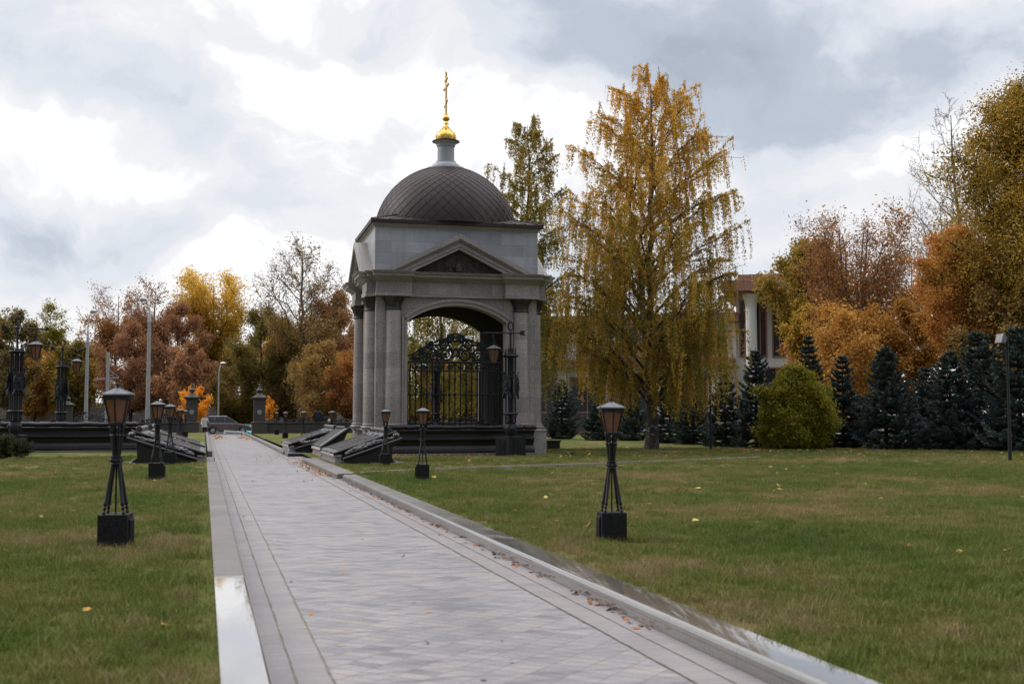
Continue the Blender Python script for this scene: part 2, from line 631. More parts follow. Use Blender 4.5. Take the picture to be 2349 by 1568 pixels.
def paving_mat(kind):
    t = NT('paving_' + kind)
    pos = t.pos()
    if kind == 'field':
        mp = t.n('ShaderNodeMapping')
        t.l(pos, mp.inputs[0])
        mp.inputs['Rotation'].default_value = (0, 0, rad(45))
        br = t.n('ShaderNodeTexBrick')
        br.offset = 0
        t.l(mp.outputs[0], br.inputs['Vector'])
        br.inputs['Scale'].default_value = 1
        br.inputs['Brick Width'].default_value = .26
        br.inputs['Row Height'].default_value = .13
        br.inputs['Mortar Size'].default_value = .006
        br.inputs['Mortar Smooth'].default_value = .3
        br.inputs['Color1'].default_value = (0, 0, 0, 1)
        br.inputs['Color2'].default_value = (1, 1, 1, 1)
        br.inputs['Mortar'].default_value = (.5, .5, .5, 1)
        c = t.ramp(br.outputs['Color'], [(0.0, (.150, .145, .155)), (.08, (.195, .186, .196)), (.4, (.228, .213, .219)), (.8, (.260, .236, .236)), (1.0, (.252, .229, .212))])
        c = t.mix(t.math('MULTIPLY', br.outputs['Fac'], .75), c, (.13, .115, .105))
        # sanded, trodden streaks across the walk
        s = t.noise(1, 6, .62, mul=(1.1, 6.0, 0))
        c = t.mix(1.0, c, t.ramp(s, [(.30, (.56, .56, .60)), (.48, (.93, .93, .93)), (.68, (1.16, 1.12, 1.08))]), 'MULTIPLY')
        gr = t.noise(38, 3, .75)
        c = t.mix(1.0, c, t.ramp(gr, [(.3, (.82, .82, .82)), (.7, (1.18, 1.17, 1.16))]), 'MULTIPLY')
        dk = t.noise(1, 5, .62, mul=(.9, 1.7, 0))
        c = t.mix(t.math('MULTIPLY', t.math('SUBTRACT', dk, .60, clamp=True), 5, clamp=True), c, (.135, .132, .145))
        big = t.noise(.7, 4, .6)
        c = t.mix(1.0, c, t.ramp(big, [(.32, (.82, .84, .88)), (.66, (1.08, 1.05, 1.03))]), 'MULTIPLY')
        h = t.math('MULTIPLY_ADD', t.noise(1, 6, .7, mul=(5, 26, 0)), .7, t.math('MULTIPLY', br.outputs['Fac'], -1.0))
        t.bump(h, .55, .012)
    else:
        br = t.n('ShaderNodeTexBrick')
        br.offset = 0
        t.l(pos, br.inputs['Vector'])
        br.inputs['Scale'].default_value = 1
        br.inputs['Brick Width'].default_value = 5.0
        br.inputs['Row Height'].default_value = .062
        br.inputs['Mortar Size'].default_value = .006
        br.inputs['Color1'].default_value = (.9, .9, .9, 1)
        br.inputs['Color2'].default_value = (1.05, 1.05, 1.05, 1)
        br.inputs['Mortar'].default_value = (.55, .52, .5, 1)
        f = t.noise(2.2, 5, .6)
        c = t.ramp(f, [(.3, (.195, .175, .177)), (.7, (.265, .233, .230))])
        c = t.mix(1.0, c, br.outputs['Color'], 'MULTIPLY')
        t.bump(t.math('MULTIPLY', br.outputs['Fac'], -1), .6, .008)
    t.col(c)
    t.set(t.math('MULTIPLY_ADD', t.noise(1.2, 4), .35, .34), 0, .4)
    return t.m

def kerb_mat(name, c, rough, d0=12.4, d1=12.7, far=.42, coat=.0):
    t = NT(name)
    sp = t.noise(70, 3, .8)
    base = t.ramp(sp, [(.3, tuple(x * .7 for x in c)), (.7, tuple(x * 1.3 for x in c))])
    bigs = t.noise(.8, 5, .6)
    base = t.mix(1.0, base, t.ramp(bigs, [(.3, (.72, .70, .68)), (.7, (1.15, 1.15, 1.15))]), 'MULTIPLY')
    # joints between kerb stones, every 1.25 m
    sx = t.n('ShaderNodeSeparateXYZ')
    t.l(t.pos(), sx.inputs[0])
    fr = t.math('FRACT', t.math('DIVIDE', sx.outputs[1], 1.25))
    j = t.math('LESS_THAN', fr, .008)
    base = t.mix(t.math('MULTIPLY', j, .75), base, (.03, .028, .026))
    t.col(base)
    # rain-wet films on the polished tops; the far stones are rough and dirty
    wet = t.noise(2.2, 4, .6)
    dist = t.n('ShaderNodeMapRange')
    t.l(sx.outputs[1], dist.inputs['Value'])
    for k, v in (('From Min', d0), ('From Max', d1), ('To Min', 0.0), ('To Max', far)):
        dist.inputs[k].default_value = v
    rr = t.math('ADD', t.math('MULTIPLY', t.math('SUBTRACT', wet, .56, clamp=True), .9), t.math('ADD', dist.outputs[0], rough))
    nearm = t.n('ShaderNodeMapRange')
    t.l(sx.outputs[1], nearm.inputs['Value'])
    for k, v in (('From Min', d0), ('From Max', d1), ('To Min', coat), ('To Max', .0)):
        nearm.inputs[k].default_value = v
    spm = t.math('MULTIPLY_ADD', nearm.outputs[0], .7, .3)
    t.set(rr, 0, spm)
    t.l(nearm.outputs[0], t.b.inputs['Coat Weight'])
    t.b.inputs['Coat IOR'].default_value = 1.9
    t.l(rr, t.b.inputs['Coat Roughness'])
    return t.m

M['turf'], M['blade'] = turf_mat(), blade_mat()
M['pave'], M['band'] = paving_mat('field'), paving_mat('band')
M['kerb'] = kerb_mat('polished_kerb_granite', (.150, .138, .130), .025, 11.1, 11.3, .6, 1.0)
M['kerb_right'] = kerb_mat('wet_kerb_granite', (.135, .126, .115), .05, 12, 24, .4, .7)
M['asphalt'] = simple('asphalt', (.055, .055, .058), .85, 0, .2, 4, .2)
M['joint'] = simple('mossy_joint', (.15, .128, .10), .95, 0, .4, 9)

# far ground to the horizon
struct(MB().box(-2500, 2500, -300, 3500, -1.5, -.36).build('ground', soil_mat(), smooth=0))
def sheet(name, xs, ys, zf, mat):
    V, Fq = [], []
    for y in ys:
        for x in xs:
            V.append((x, y, zf(x, y)))
    n = len(xs)
    for j in range(len(ys) - 1):
        for i in range(n - 1):
            a = j * n + i
            Fq.append((a, a + 1, a + n + 1, a + n))
    return np_mesh(name, V, Fq, mat, smooth=True)

def lawn_left_z(x, y):
    return ZL + .012 * math.sin(x * .9) * math.sin(y * .7) * min(1, abs(x - XL0))
def lawn_right_z(x, y):
    if x < XR1 + .001:
        return ZR
    return ZR + .015 * math.sin(x * .6 + 1) * math.sin(y * .5) * min(1, x - XR1)
struct(sheet('lawn', np.concatenate(([-70], np.arange(-30, XL0 - .3, 1.0), [XL0])), np.concatenate((np.arange(-10, 60, 1.5), [80, 100.5])), lawn_left_z, M['turf']))
struct(sheet('lawn', np.concatenate(([XR1 - .02], np.arange(XR1 + .5, 45, 1.0), [70, 110])), np.concatenate((np.arange(-10, 60, 1.5), [80, 100.5])), lawn_right_z, M['turf']))
# path: field, two ruled bands on either side, mossy joint lines
X_J = [XL1, .635, .875, 3.215, 3.46, XR0]
yp0, yp1 = -8, 104.6
path = MB()
path.box(XL1 - .2, XR0 + .2, yp0, yp1, -.3, 0.0)
struct(path.build('path', M['pave'], smooth=0))
def strip(name, x0, x1, y0, y1, z, mat):
    return struct(np_mesh(name, [(x0, y0, z), (x1, y0, z), (x1, y1, z), (x0, y1, z)], [(0, 1, 2, 3)], mat))
for a, b in ((XL1, X_J[1]), (X_J[1] , X_J[2]), (X_J[3], X_J[4]), (X_J[4], XR0)):
    strip('path_border', a + .004, b - .004, yp0, 43.6, .004, M['band'])
rj = random.Random(4)
for xj in (X_J[1], X_J[2], X_J[3], X_J[4]):
    V, Fq = [], []
    ys = np.arange(2, 104, .22)
    for i, y in enumerate(ys):
        w = .0035 + rj.random() * .007
        x = xj + rj.uniform(-.004, .004)
        V += [(x - w, y, .008), (x + w, y, .008)]
        if i:
            Fq.append((2 * i - 2, 2 * i - 1, 2 * i + 1, 2 * i))
    struct(np_mesh('path_joint', V, Fq, M['joint']))
# aisle between the monuments on the right and the crossing on the left
strip('path', XR0, 9.5, 43.7, 49.3, .004, M['pave'])
strip('path', -6.5, XL1, 44.5, 49.6, .004, M['pave'])

def kerb(x0, x1, y0, y1, z, face='l', r=.05, zb=-.05, mat='kerb'):
    """granite kerb with its path-side edge rounded"""
    prof = []
    xs, xo = (x0, x1) if face == 'l' else (x1, x0)
    s = 1 if face == 'l' else -1
    prof.append((xs, zb))
    for k in range(7):
        a = PI / 2 * k / 6
        prof.append((xs + s * (r - r * math.cos(a)), z - r + r * math.sin(a)))
    prof.append((xo, z))
    prof.append((xo, zb))
    return struct(MB().prism(prof, 'y', y0, y1).build('kerb', M[mat], smooth=50))
kerb(XL0, XL1, -8, 37.9, ZL + .028, 'r', .03)
kerb(XL0 - .25, XL1 - .02, 37.95, 44.4, ZL - .05, 'r', .03)
kerb(XL0 + .06, XL1 - .03, 49.7, 104.4, ZL + .0, 'r', .03)
kerb(XR0, XR1, -8, 31.3, ZR + .022, 'l', .055, mat='kerb_right')
kerb(XR0 - .07, XR1 + .1, 32.0, 43.6, ZR + .012, 'l', .05)
kerb(XR0 - .25, XR1 - .35, 51.5, 104.4, ZR + .03, 'l', .05)
kerb(XR0 - .2, XR1 + .2, 49.4, 51.45, ZR + .02, 'l', .05)
# dark rounded step in front of the farther right monument, and its twin on the left
struct(MB().tube([(XR0 - .15, 49.35, .07), (5.9, 49.35, .07)], .085, 12).box(XR0 - .15, 5.9, 49.35, 49.6, -.05, .13).build('kerb', M['granite_dark'], smooth=50))
struct(MB().tube([(XL1 + .02, 44.45, .09), (-.3, 44.45, .09)], .085, 12).build('kerb', M['granite_dark'], smooth=50))
# thin edging stone that curves off through the right lawn
pts = [(4.25, 31.75), (5.5, 32.6), (7.5, 33.6), (10, 34.6), (13, 35.9), (16, 37.2), (19, 38.6), (20.3, 39.3)]
ed = MB()
for (x0, y0), (x1, y1) in zip(pts[:-1], pts[1:]):
    d = Vector((x1 - x0, y1 - y0, 0)).normalized()
    nn = Vector((-d.y, d.x, 0)) * .05
    ed.add([(x0 - nn.x, y0 - nn.y, .1), (x1 - nn.x, y1 - nn.y, .1), (x1 + nn.x, y1 + nn.y, .1), (x0 + nn.x, y0 + nn.y, .1),
            (x0 - nn.x, y0 - nn.y, ZR + .07), (x1 - nn.x, y1 - nn.y, ZR + .07), (x1 + nn.x, y1 + nn.y, ZR + .07), (x0 + nn.x, y0 + nn.y, ZR + .07)],
           [(0, 3, 2, 1), (4, 5, 6, 7), (0, 1, 5, 4), (1, 2, 6, 5), (2, 3, 7, 6), (3, 0, 4, 7)])
struct(ed.build('lawn_edging', M['granite_plain'], smooth=0))
# road beyond the gate
strip('road', -150, 150, 104.6, 122, -.03, M['asphalt'])
struct(MB().box(-150, 150, 104.62, 122, -.35, -.034).build('roadside', M['asphalt'], smooth=0))
struct(MB().box(-150, 150, 122, 122.3, -.35, .1).build('kerb', M['granite_mid'], smooth=0))

# ------------------------------------------------------------------ grass blades
def clump(seed, nb, r, h):
    g = np.random.default_rng(seed)
    V, Fq = [], []
    for i in range(nb):
        a, q = g.uniform(0, 2 * PI), r * math.sqrt(g.uniform())
        x, y = q * math.cos(a), q * math.sin(a)
        b = g.uniform(0, 2 * PI)
        w = g.uniform(.0022, .0048)
        hh = h * g.uniform(.5, 1.25)
        lean = hh * g.uniform(.1, .9)
        la = g.uniform(0, 2 * PI)
        dx, dy = math.cos(la) * lean, math.sin(la) * lean
        wx, wy = math.cos(b) * w, math.sin(b) * w
        o = len(V)
        V += [(x - wx, y - wy, 0), (x + wx, y + wy, 0), (x + dx * .35 - wx * .8, y + dy * .35 - wy * .8, hh * .6), (x + dx * .35 + wx * .8, y + dy * .35 + wy * .8, hh * .6), (x + dx, y + dy, hh)]
        Fq += [(o, o + 1, o + 3, o + 2), (o + 2, o + 3, o + 4, o + 4)]
    me = bpy.data.meshes.new('grass_clump')
    me.from_pydata(V, [], [f if f[2] != f[3] else f[:3] for f in Fq])
    me.materials.append(M['blade'])
    return bpy.data.objects.new('grass_clump', me)

gcol = bpy.data.collections.new('grass_source')
for sd in range(5):
    gcol.objects.link(clump(sd, 46, .13, .062 if sd else .105))

def grass(name, pts):
    me = bpy.data.meshes.new(name)
    me.vertices.add(len(pts))
    me.vertices.foreach_set('co', np.asarray(pts, np.float32).ravel())
    o = bpy.data.objects.new(name, me)
    C.objects.link(o)
    ng = bpy.data.node_groups.new('scatter_grass', 'GeometryNodeTree')
    ng.interface.new_socket('Geometry', in_out='INPUT', socket_type='NodeSocketGeometry')
    ng.interface.new_socket('Geometry', in_out='OUTPUT', socket_type='NodeSocketGeometry')
    N = ng.nodes
    gi, go = N.new('NodeGroupInput'), N.new('NodeGroupOutput')
    ip = N.new('GeometryNodeInstanceOnPoints')
    ci = N.new('GeometryNodeCollectionInfo')
    ci.inputs['Collection'].default_value = gcol
    ci.inputs['Separate Children'].default_value = True
    ci.inputs['Reset Children'].default_value = True
    rv = N.new('FunctionNodeRandomValue')
    rv.data_type = 'FLOAT_VECTOR'
    rv.inputs['Min'].default_value = (-.1, -.1, 0)
    rv.inputs['Max'].default_value = (.1, .1, 6.28)
    sv = N.new('FunctionNodeRandomValue')
    sv.data_type = 'FLOAT'
    sv.inputs[2].default_value, sv.inputs[3].default_value = .7, 1.3
    L = ng.links.new
    L(gi.outputs[0], ip.inputs['Points'])
    L(ci.outputs[0], ip.inputs['Instance'])
    ip.inputs['Pick Instance'].default_value = True
    L(rv.outputs['Value'], ip.inputs['Rotation'])
    L(sv.outputs[1], ip.inputs['Scale'])
    L(ip.outputs[0], go.inputs[0])
    mod = o.modifiers.new('grass', 'NODES')
    mod.node_group = ng
    return struct(tag(o, 'short mown autumn grass, green with straw coloured patches', 'grass'), 'stuff')

def lawn_points(xa, xb, zf, seed):
    g = np.random.default_rng(seed)
    out = []
    for y0, y1, dens in ((5.0, 12, 85), (12, 20, 62), (20, 32, 34), (32, 52, 14)):
        def lim(y):   # what the lens and a little more can see
            return max(xa, y * math.tan(PSI - rad(27.5)) - 1.5), min(xb, y * math.tan(PSI + rad(27.5)) + 2)
        a, b = min(lim(y0)[0], lim(y1)[0]), max(lim(y0)[1], lim(y1)[1])
        n = int((b - a) * (y1 - y0) * dens)
        xs, ys = g.uniform(a, b, n), g.uniform(y0, y1, n)
        for x, y in zip(xs, ys):
            l0, l1 = lim(y)
            if l0 <= x <= l1:
                out.append((x, y, zf(x, y) - .004))
    return out
def no_grass(x, y):
    if 32 < y < 44 and -2.4 < x < 0 + .2 and y > 37.9: return True
    if y > 37.9 and 3.6 < x < 6.6: return True
    if y > 43.5 and x > 3 and x < 14.3: return True
    if y > 44 and -9 < x < .3: return True
    return False
for nm, xa, xb, zf, sd in (('grass', -26, XL0 - .15, lawn_left_z, 1), ('grass', XR1 + .14, 36, lawn_right_z, 2)):
    grass(nm, [p for p in lawn_points(xa, xb, zf, sd) if not no_grass(p[0], p[1])])
# a fringe of longer tufts leaning over the left kerb and around the lamp blocks is added with the lamps

# ------------------------------------------------------------------ fallen leaves
def leaf_litter():
    g = np.random.default_rng(9)
    P, S, R = [], [], []
    def put(x, y, z, s, r):
        P.append((x, y, z)); S.append(s); R.append(r)
    for i in range(520):       # against the right kerb
        y = 9 + 95 * g.uniform() ** 1.4
        put(XR0 - .02 - abs(g.normal(0, .05)) - (.06 if 32 < y < 43.6 else 0), y, .012, g.uniform(.015, .045), g.uniform(0, .6))
    for i in range(260):
        y = g.uniform(33, 43.6)
        put(XR0 - .1 - abs(g.normal(0, .22)), y, .012, g.uniform(.02, .05), g.uniform(.1, .8))
    for i in range(260):
        put(g.uniform(2.0, 9), g.normal(46, 1.8), .012, g.uniform(.02, .05), g.uniform(.2, .9))
    for i in range(240):
        put(.75 + abs(g.normal(0, .35)), 92 + g.normal(0, 4), .014, g.uniform(.04, .09), g.uniform(.3, .9))
    for i in range(160):
        put(3.2 - abs(g.normal(0, .3)), 90 + g.normal(0, 6), .014, g.uniform(.04, .09), g.uniform(.3, .9))
    for i in range(70):        # dotted over the walk
        put(g.uniform(XL1, XR0), 6 + 60 * g.uniform(), .012, g.uniform(.012, .035), g.uniform(0, .9))
    for i in range(1500):       # over the right lawn, more under the trees
        y = g.uniform(8, 56)
        x = g.uniform(4.6, 34)
        if g.uniform() < .25 + .75 * (y > 38) and not no_grass(x, y):
            put(x, y, ZR + .035, g.uniform(.04, .09), g.uniform(.1, 1))
    for i in range(120):
        y = g.uniform(8, 44)
        put(g.uniform(-10, 0), y, ZL + .035, g.uniform(.025, .06), g.uniform(.2, 1))
    for i in range(900):       # along the edging stone
        t_ = g.uniform(0, 6.999)
        k = int(t_); f = t_ - k
        x = pts[k][0] * (1 - f) + pts[k + 1][0] * f
        y = pts[k][1] * (1 - f) + pts[k + 1][1] * f
        put(x + g.normal(0, .1), y + .12 + abs(g.normal(0, .22)), ZR + .03, g.uniform(.03, .07), g.uniform(0, .5))
    for i in range(900):       # orange litter under the spruces on the right
        put(g.uniform(24, 36), g.normal(48.5, 1.2), ZR + .03, g.uniform(.05, .1), g.uniform(.3, .7))
    for i in range(220):
        put(g.uniform(7, 11.5), 45.35 - abs(g.normal(0, .12)), ZR + .03, g.uniform(.03, .07), g.uniform(.3, .6))
    P, S, R = np.array(P), np.array(S), np.array(R)
    n = len(P)
    a = g.uniform(0, 2 * PI, n)
    tilt = g.normal(0, .35, (n, 2))
    u = np.stack([np.cos(a), np.sin(a), tilt[:, 0]], 1) * S[:, None]
    v = np.stack([-np.sin(a), np.cos(a), tilt[:, 1]], 1) * S[:, None] * .8
    # five-cornered leaf outline
    ang = np.array([0, 1.0, 2.2, 4.1, 5.3])
    rr = np.array([1.1, .8, 1.0, 1.0, .8])
    V = np.concatenate([(P + u * (r_ * math.cos(q)) + v * (r_ * math.sin(q)))[:, None] for q, r_ in zip(ang, rr)], 1).reshape(-1, 3)
    V[:, 2] = np.maximum(V[:, 2], np.repeat(P[:, 2], 5) - .006)
    Fq = np.arange(n * 5).reshape(n, 5)
    m = leaf_mat('fallen_leaf', [(0, (.06, .028, .014)), (.3, (.22, .085, .03)), (.6, (.42, .16, .045)), (.85, (.50, .30, .06)), (1, (.50, .42, .14))], .1)
    o = np_mesh('fallen_leaves', V, Fq, m, rnd=R)
    struct(tag(o, 'brown, orange and yellow leaves lying on path and lawn', 'leaves'), 'stuff')
leaf_litter()
# ------------------------------------------------------------------ the memorial chapel
HX, DY, CYL = 3.46, 5.6, 2.8            # half width, depth, middle of the depth
AR, ZS, RISE = 2.135, 5.67, .71         # arch half opening, springing, rise
RA = (AR * AR + RISE * RISE) / (2 * RISE)
def arch_pts(r_off=0.0, n=20, half=AR):
    """points of the segmental arch from right to left, grown outwards by r_off"""
    cz = ZS + RISE - RA
    a0 = math.asin(half / RA)
    return [((RA + r_off) * math.sin(a0 - 2 * a0 * i / n), cz + (RA + r_off) * math.cos(a0 - 2 * a0 * i / n)) for i in range(n + 1)]

chapel = thing('chapel', 'grey granite memorial chapel with brown scaled dome, gold cross and iron gate', 'chapel', (10.3, 46.9, 0), rad(-1.0))
# plinths the columns stand on
for sx in (-1, 1):
    pl = MB()
    x0, x1 = sorted((sx * 2.0, sx * 3.72))
    for (y0, y1) in ((-.62, 1.35), (DY - 1.35, DY + .62)):
        pl.box(x0, x1, y0, y1, .02, 1.08)
        pl.box(x0 - .03, x1 + .03, y0 - .03, y1 + .03, 1.08, 1.13)
    xa, xb = sorted((sx * 2.1, sx * 3.5))
    pl.box(xa, xb, 1.34, DY - 1.34, .02, 1.1)
    pl.build('plinth', M['granite_plain'], chapel, bevel=.012)
MB().box(-2.1, 2.1, -.3, DY + .3, .02, .95).build('floor', M['granite_mid'], chapel)
# body: a barrel passage runs through it
ap = arch_pts()
poly = [(AR, 1.13)] + [(AR, ap[0][1])] + ap + [(-AR, 1.13)] + [(-3.12, 1.13), (-3.12, 6.7), (3.12, 6.7), (3.12, 1.13)]
body = MB().prism(poly, 'y', 0.0, DY)
# side walls with blind arches
def side_wall(x0, x1):
    hw, zs, ri = 1.25, 5.35, .62
    R2 = (hw * hw + ri * ri) / (2 * ri)
    a0 = math.asin(hw / R2)
    arc = [(CYL + R2 * math.sin(a0 - 2 * a0 * i / 14), zs + ri - R2 + R2 * math.cos(a0 - 2 * a0 * i / 14)) for i in range(15)]
    return [(CYL + hw, 1.13)] + arc + [(CYL - hw, 1.13), (0.002, 1.13), (0.002, 6.7), (DY - .002, 6.7), (DY - .002, 1.13)], x0, x1
for x0, x1 in ((-HX, -3.12), (3.12, HX)):
    p_, a_, b_ = side_wall(x0, x1)
    body.prism(p_, 'x', a_, b_)
body.build('wall', M['granite'], chapel, smooth=0, bevel=.012)
# dark lining added over the granite, putting deep shade into the passage colour
M['shade_lining'] = simple('passage_shade_dark', (.010, .0088, .008), .9, 0, .3, 3, spec=.08)
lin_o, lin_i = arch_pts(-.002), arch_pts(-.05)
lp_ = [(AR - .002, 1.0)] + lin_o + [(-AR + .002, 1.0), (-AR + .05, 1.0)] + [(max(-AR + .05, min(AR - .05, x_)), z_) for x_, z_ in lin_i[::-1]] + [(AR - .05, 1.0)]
MB().prism(lp_, 'y', .75, DY - .55).build('passage_shade', M['shade_lining'], chapel, smooth=0)
# moulded band round the arch and down the jambs, on both fronts
for y0, s in ((0.0, -1), (DY, 1)):
    for off0, off1, pr in ((.0, .15, .05), (.15, .27, .10)):
        inn, outp = arch_pts(off0), arch_pts(off1)
        band = MB()
        p_ = inn + outp[::-1]
        band.prism(p_, 'y', *sorted((y0, y0 + s * pr)))
        for sx in (-1, 1):
            xa, xb = sorted((sx * (AR + off0), sx * (AR + off1 - .02)))
            zt = inn[0][1] + .01
            band.box(xa, xb, *sorted((y0, y0 + s * (pr - .003))), 1.13, zt + off1 * .25)
        band.build('arch_moulding', M['granite_plain'], chapel, smooth=30)

# columns with bronze capitals
def column(x, y):
    c = MB().lathe([(.335, 1.40), (.338, 2.6), (.325, 4.5), (.305, 6.13)], 28)
    c.move(Matrix.Translation((x, y, 0)))
    o = c.build('column', M['granite'], chapel, smooth=40)
    b = MB().box(x - .44, x + .44, y - .44, y + .44, 1.13, 1.20)
    b.lathe([(.40, 1.2), (.44, 1.215), (.455, 1.25), (.44, 1.285), (.39, 1.30), (.365, 1.325), (.385, 1.345), (.395, 1.365), (.385, 1.385), (.345, 1.40)], 28, (x, y, 0))
    b.build('column_base', M['granite_plain'], o, smooth=40)
    cp = MB()
    n = 48
    prof = [(.325, 6.12), (.345, 6.135), (.352, 6.16), (.345, 6.185), (.32, 6.20), (.32, 6.225), (.325, 6.30), (.35, 6.42), (.40, 6.55), (.445, 6.64), (.455, 6.668), (.44, 6.68)]
    vs, fs = [], []
    for i, (r, z) in enumerate(prof):
        for k in range(n):
            a = 2 * PI * k / n
            f = max(0, (z - 6.24) / .44)
            rr = r * (1 + f * .16 * abs(math.cos(4 * a)) - f * .07)
            vs.append((x + rr * math.cos(a), y + rr * math.sin(a), z))
    for i in range(len(prof) - 1):
        for k in range(n):
            l = (k + 1) % n
            fs.append((i * n + k, i * n + l, (i + 1) * n + l, (i + 1) * n + k))
    fs.append(tuple(range((len(prof) - 1) * n, len(prof) * n)))
    cp.add(vs, fs)
    cp.build('capital', M['bronze_cap'], o, smooth=45)
M['bronze_cap'] = simple('bronze_capital', (.055, .048, .046), .30, .65, .5, 9)
for sx in (-1, 1):
    column(sx * 2.74, -.06)
    column(sx * (HX + .06), .74)
    column(sx * (HX + .06), DY - .74)
    column(sx * 2.74, DY + .06)

# entablature: a ring of mouldings breaking forward over the columns
def ring_layers(layers, name, mat, extra=.0):
    m = MB()
    for i, (z0, z1, p0, p1) in enumerate(layers):
        m.frus((-HX - p0, HX + p0, -p0, DY + p0, z0), (-HX - p1, HX + p1, -p1, DY + p1, z1))
        if extra:
            e = extra
            dz = .003
            for sx in (-1, 1):
                xa, xb = sorted((sx * 2.05, sx * 3.44))
                for (ya, yb, s) in ((-p0 - e, .5, -1), (DY - .5, DY + p0 + e, 1)):
                    A = (xa - p0 * .55, xb + p0 * .25, ya, yb, z0 - dz * 0)
                    d = (p1 - p0)
                    B = (xa - p1 * .55, xb + p1 * .25, ya - (d if s < 0 else 0), yb + (d if s > 0 else 0), z1 + dz)
                    m.frus(A, B)
                for (ya, yb) in ((.05, 1.42), (DY - 1.42, DY - .05)):
                    x0, x1 = sorted((sx * (HX - .5), sx * (HX + p0 + e)))
                    X0, X1 = sorted((sx * (HX - .5), sx * (HX + p1 + e)))
                    m.frus((x0, x1, ya - p0 * .25, yb + p0 * .55, z0), (X0, X1, ya - p1 * .25, yb + p1 * .55, z1 + dz))
    return m.build(name, mat, chapel, smooth=0, bevel=.008)
ring_layers([(6.683, 6.895, .14, .14)], 'architrave', M['granite_mid2'] if 'granite_mid2' in M else M['granite'], .30)
ring_layers([(6.90, 7.295, .10, .10)], 'frieze', M['granite'], .30)
ring_layers([(7.30, 7.34, .13, .15), (7.344, 7.48, .16, .36), (7.484, 7.60, .40, .42), (7.604, 7.70, .46, .52)], 'cornice', M['granite_plain'], .33)

# attic
AX = 3.52
MB().box(-AX, AX, .0, DY, 7.70, 9.60).build('attic', M['granite_pale'], chapel, smooth=0, bevel=.01)
mm = MB()
for z0, z1, p0, p1 in ((9.602, 9.66, .03, .03), (9.663, 9.75, .05, .14)):
    mm.frus((-AX - p0, AX + p0, -p0, DY + p0, z0), (-AX - p1, AX + p1, -p1, DY + p1, z1))
mm.build('attic_moulding', M['granite_plain'], chapel, smooth=0)

# pediments with bronze reliefs
def chevron(hw, zt, zb, th):
    """outer and inner triangle polygon of a raking cornice, th = vertical thickness"""
    k = (zt - zb) / hw
    hi = (zt - th - zb) / k
    return [(-hw, zb), (0, zt), (hw, zb), (hi, zb), (0, zt - th), (-hi, zb)]
def pediment(face, hw, Mx, relief=True):
    o = MB()
    o.prism(chevron(hw, 9.33, 7.715, .62), 'y', -.40, .05)
    o.prism(chevron(hw, 9.33, 7.715, .20), 'y', -.58, -.403)
    o.prism(chevron(hw - .30, 9.16, 7.716, .10), 'y', -.50, -.404)
    o.prism(chevron(hw - .72, 8.93, 7.717, .09), 'y', -.45, -.401)
    o.move(Mx)
    p = o.build('pediment', M['granite_plain'], chapel, smooth=0, bevel=.006)
    k = (9.33 - 7.715) / hw
    hi = (9.33 - .62 - 7.715) / k
    t = MB().prism([(-hi, 7.716), (0, 8.72), (hi, 7.716)], 'y', -.14, .0)
    if relief:
        # rope border
        for a, b in (((-hi + .1, 7.77), (hi - .1, 7.77)), ((-hi + .12, 7.77), (0, 8.65)), ((hi - .12, 7.77), (0, 8.65))):
            n = int(math.hypot(b[0] - a[0], b[1] - a[1]) / .075)
            for i in range(n):
                f = (i + .5) / n
                t.ball((a[0] + (b[0] - a[0]) * f, -.15, a[1] + (b[1] - a[1]) * f), .03, 6, 4, (1.2, 1, 1))
        # niche with a haloed half figure
        arch = [(-.40, 7.79)] + [(-.40 * math.cos(PI * i / 14), 8.16 + .36 * math.sin(PI * i / 14)) for i in range(15)] + [(.40, 7.79)]
        t.tube([(x, -.16, z) for x, z in arch], .028, 6)
        t.ring((0, -.15, 8.30), .135, .018, 18, 6, 'y')
        t.ball((0, -.15, 8.29), .075, 10, 8, (.85, .7, 1.15))
        t.ball((0, -.15, 8.21), .05, 8, 6, (.9, .6, 1.2))
        t.tube([(0, -.13, 8.16), (0, -.14, 8.08), (0, -.15, 7.95), (0, -.14, 7.79)], [.05, .15, .18, .2], 10)
        for s in (-1, 1):
            t.tube([(s * .15, -.15, 8.09), (s * .23, -.17, 7.95), (s * .12, -.22, 7.97)], [.06, .055, .035], 8)
            # acanthus scrolls running out to the corners
            for cx, cz, r in ((.62, 7.98, .17), (.95, 7.94, .13), (1.25, 7.89, .09), (1.50, 7.855, .06), (.58, 8.24, .07)):
                if cx < hi - .25:
                    sp = [(s * (cx + r * (1 - i / 22) * math.cos(i * .55)), -.16, cz + r * (1 - i / 22) * math.sin(i * .55)) for i in range(20)]
                    t.tube(sp, [.026 * (1 - i / 30) for i in range(20)], 5)
                    for q in range(4):
                        t.ball((s * (cx + r * math.cos(q * 1.6)), -.15, cz + r * math.sin(q * 1.6)), .035, 6, 4)
    t.move(Mx)
    t.build('relief_panel', M['bronze_relief'], p, smooth=35)
pediment('front', 3.24, Matrix())
pediment('back', 3.24, Matrix.Translation((0, DY, 0)) @ Matrix.Rotation(PI, 4, 'Z'), False)
pediment('left', 2.55, Matrix.Translation((-AX, CYL, 0)) @ Matrix.Rotation(-PI / 2, 4, 'Z'))
pediment('right', 2.55, Matrix.Translation((AX, CYL, 0)) @ Matrix.Rotation(PI / 2, 4, 'Z'), False)

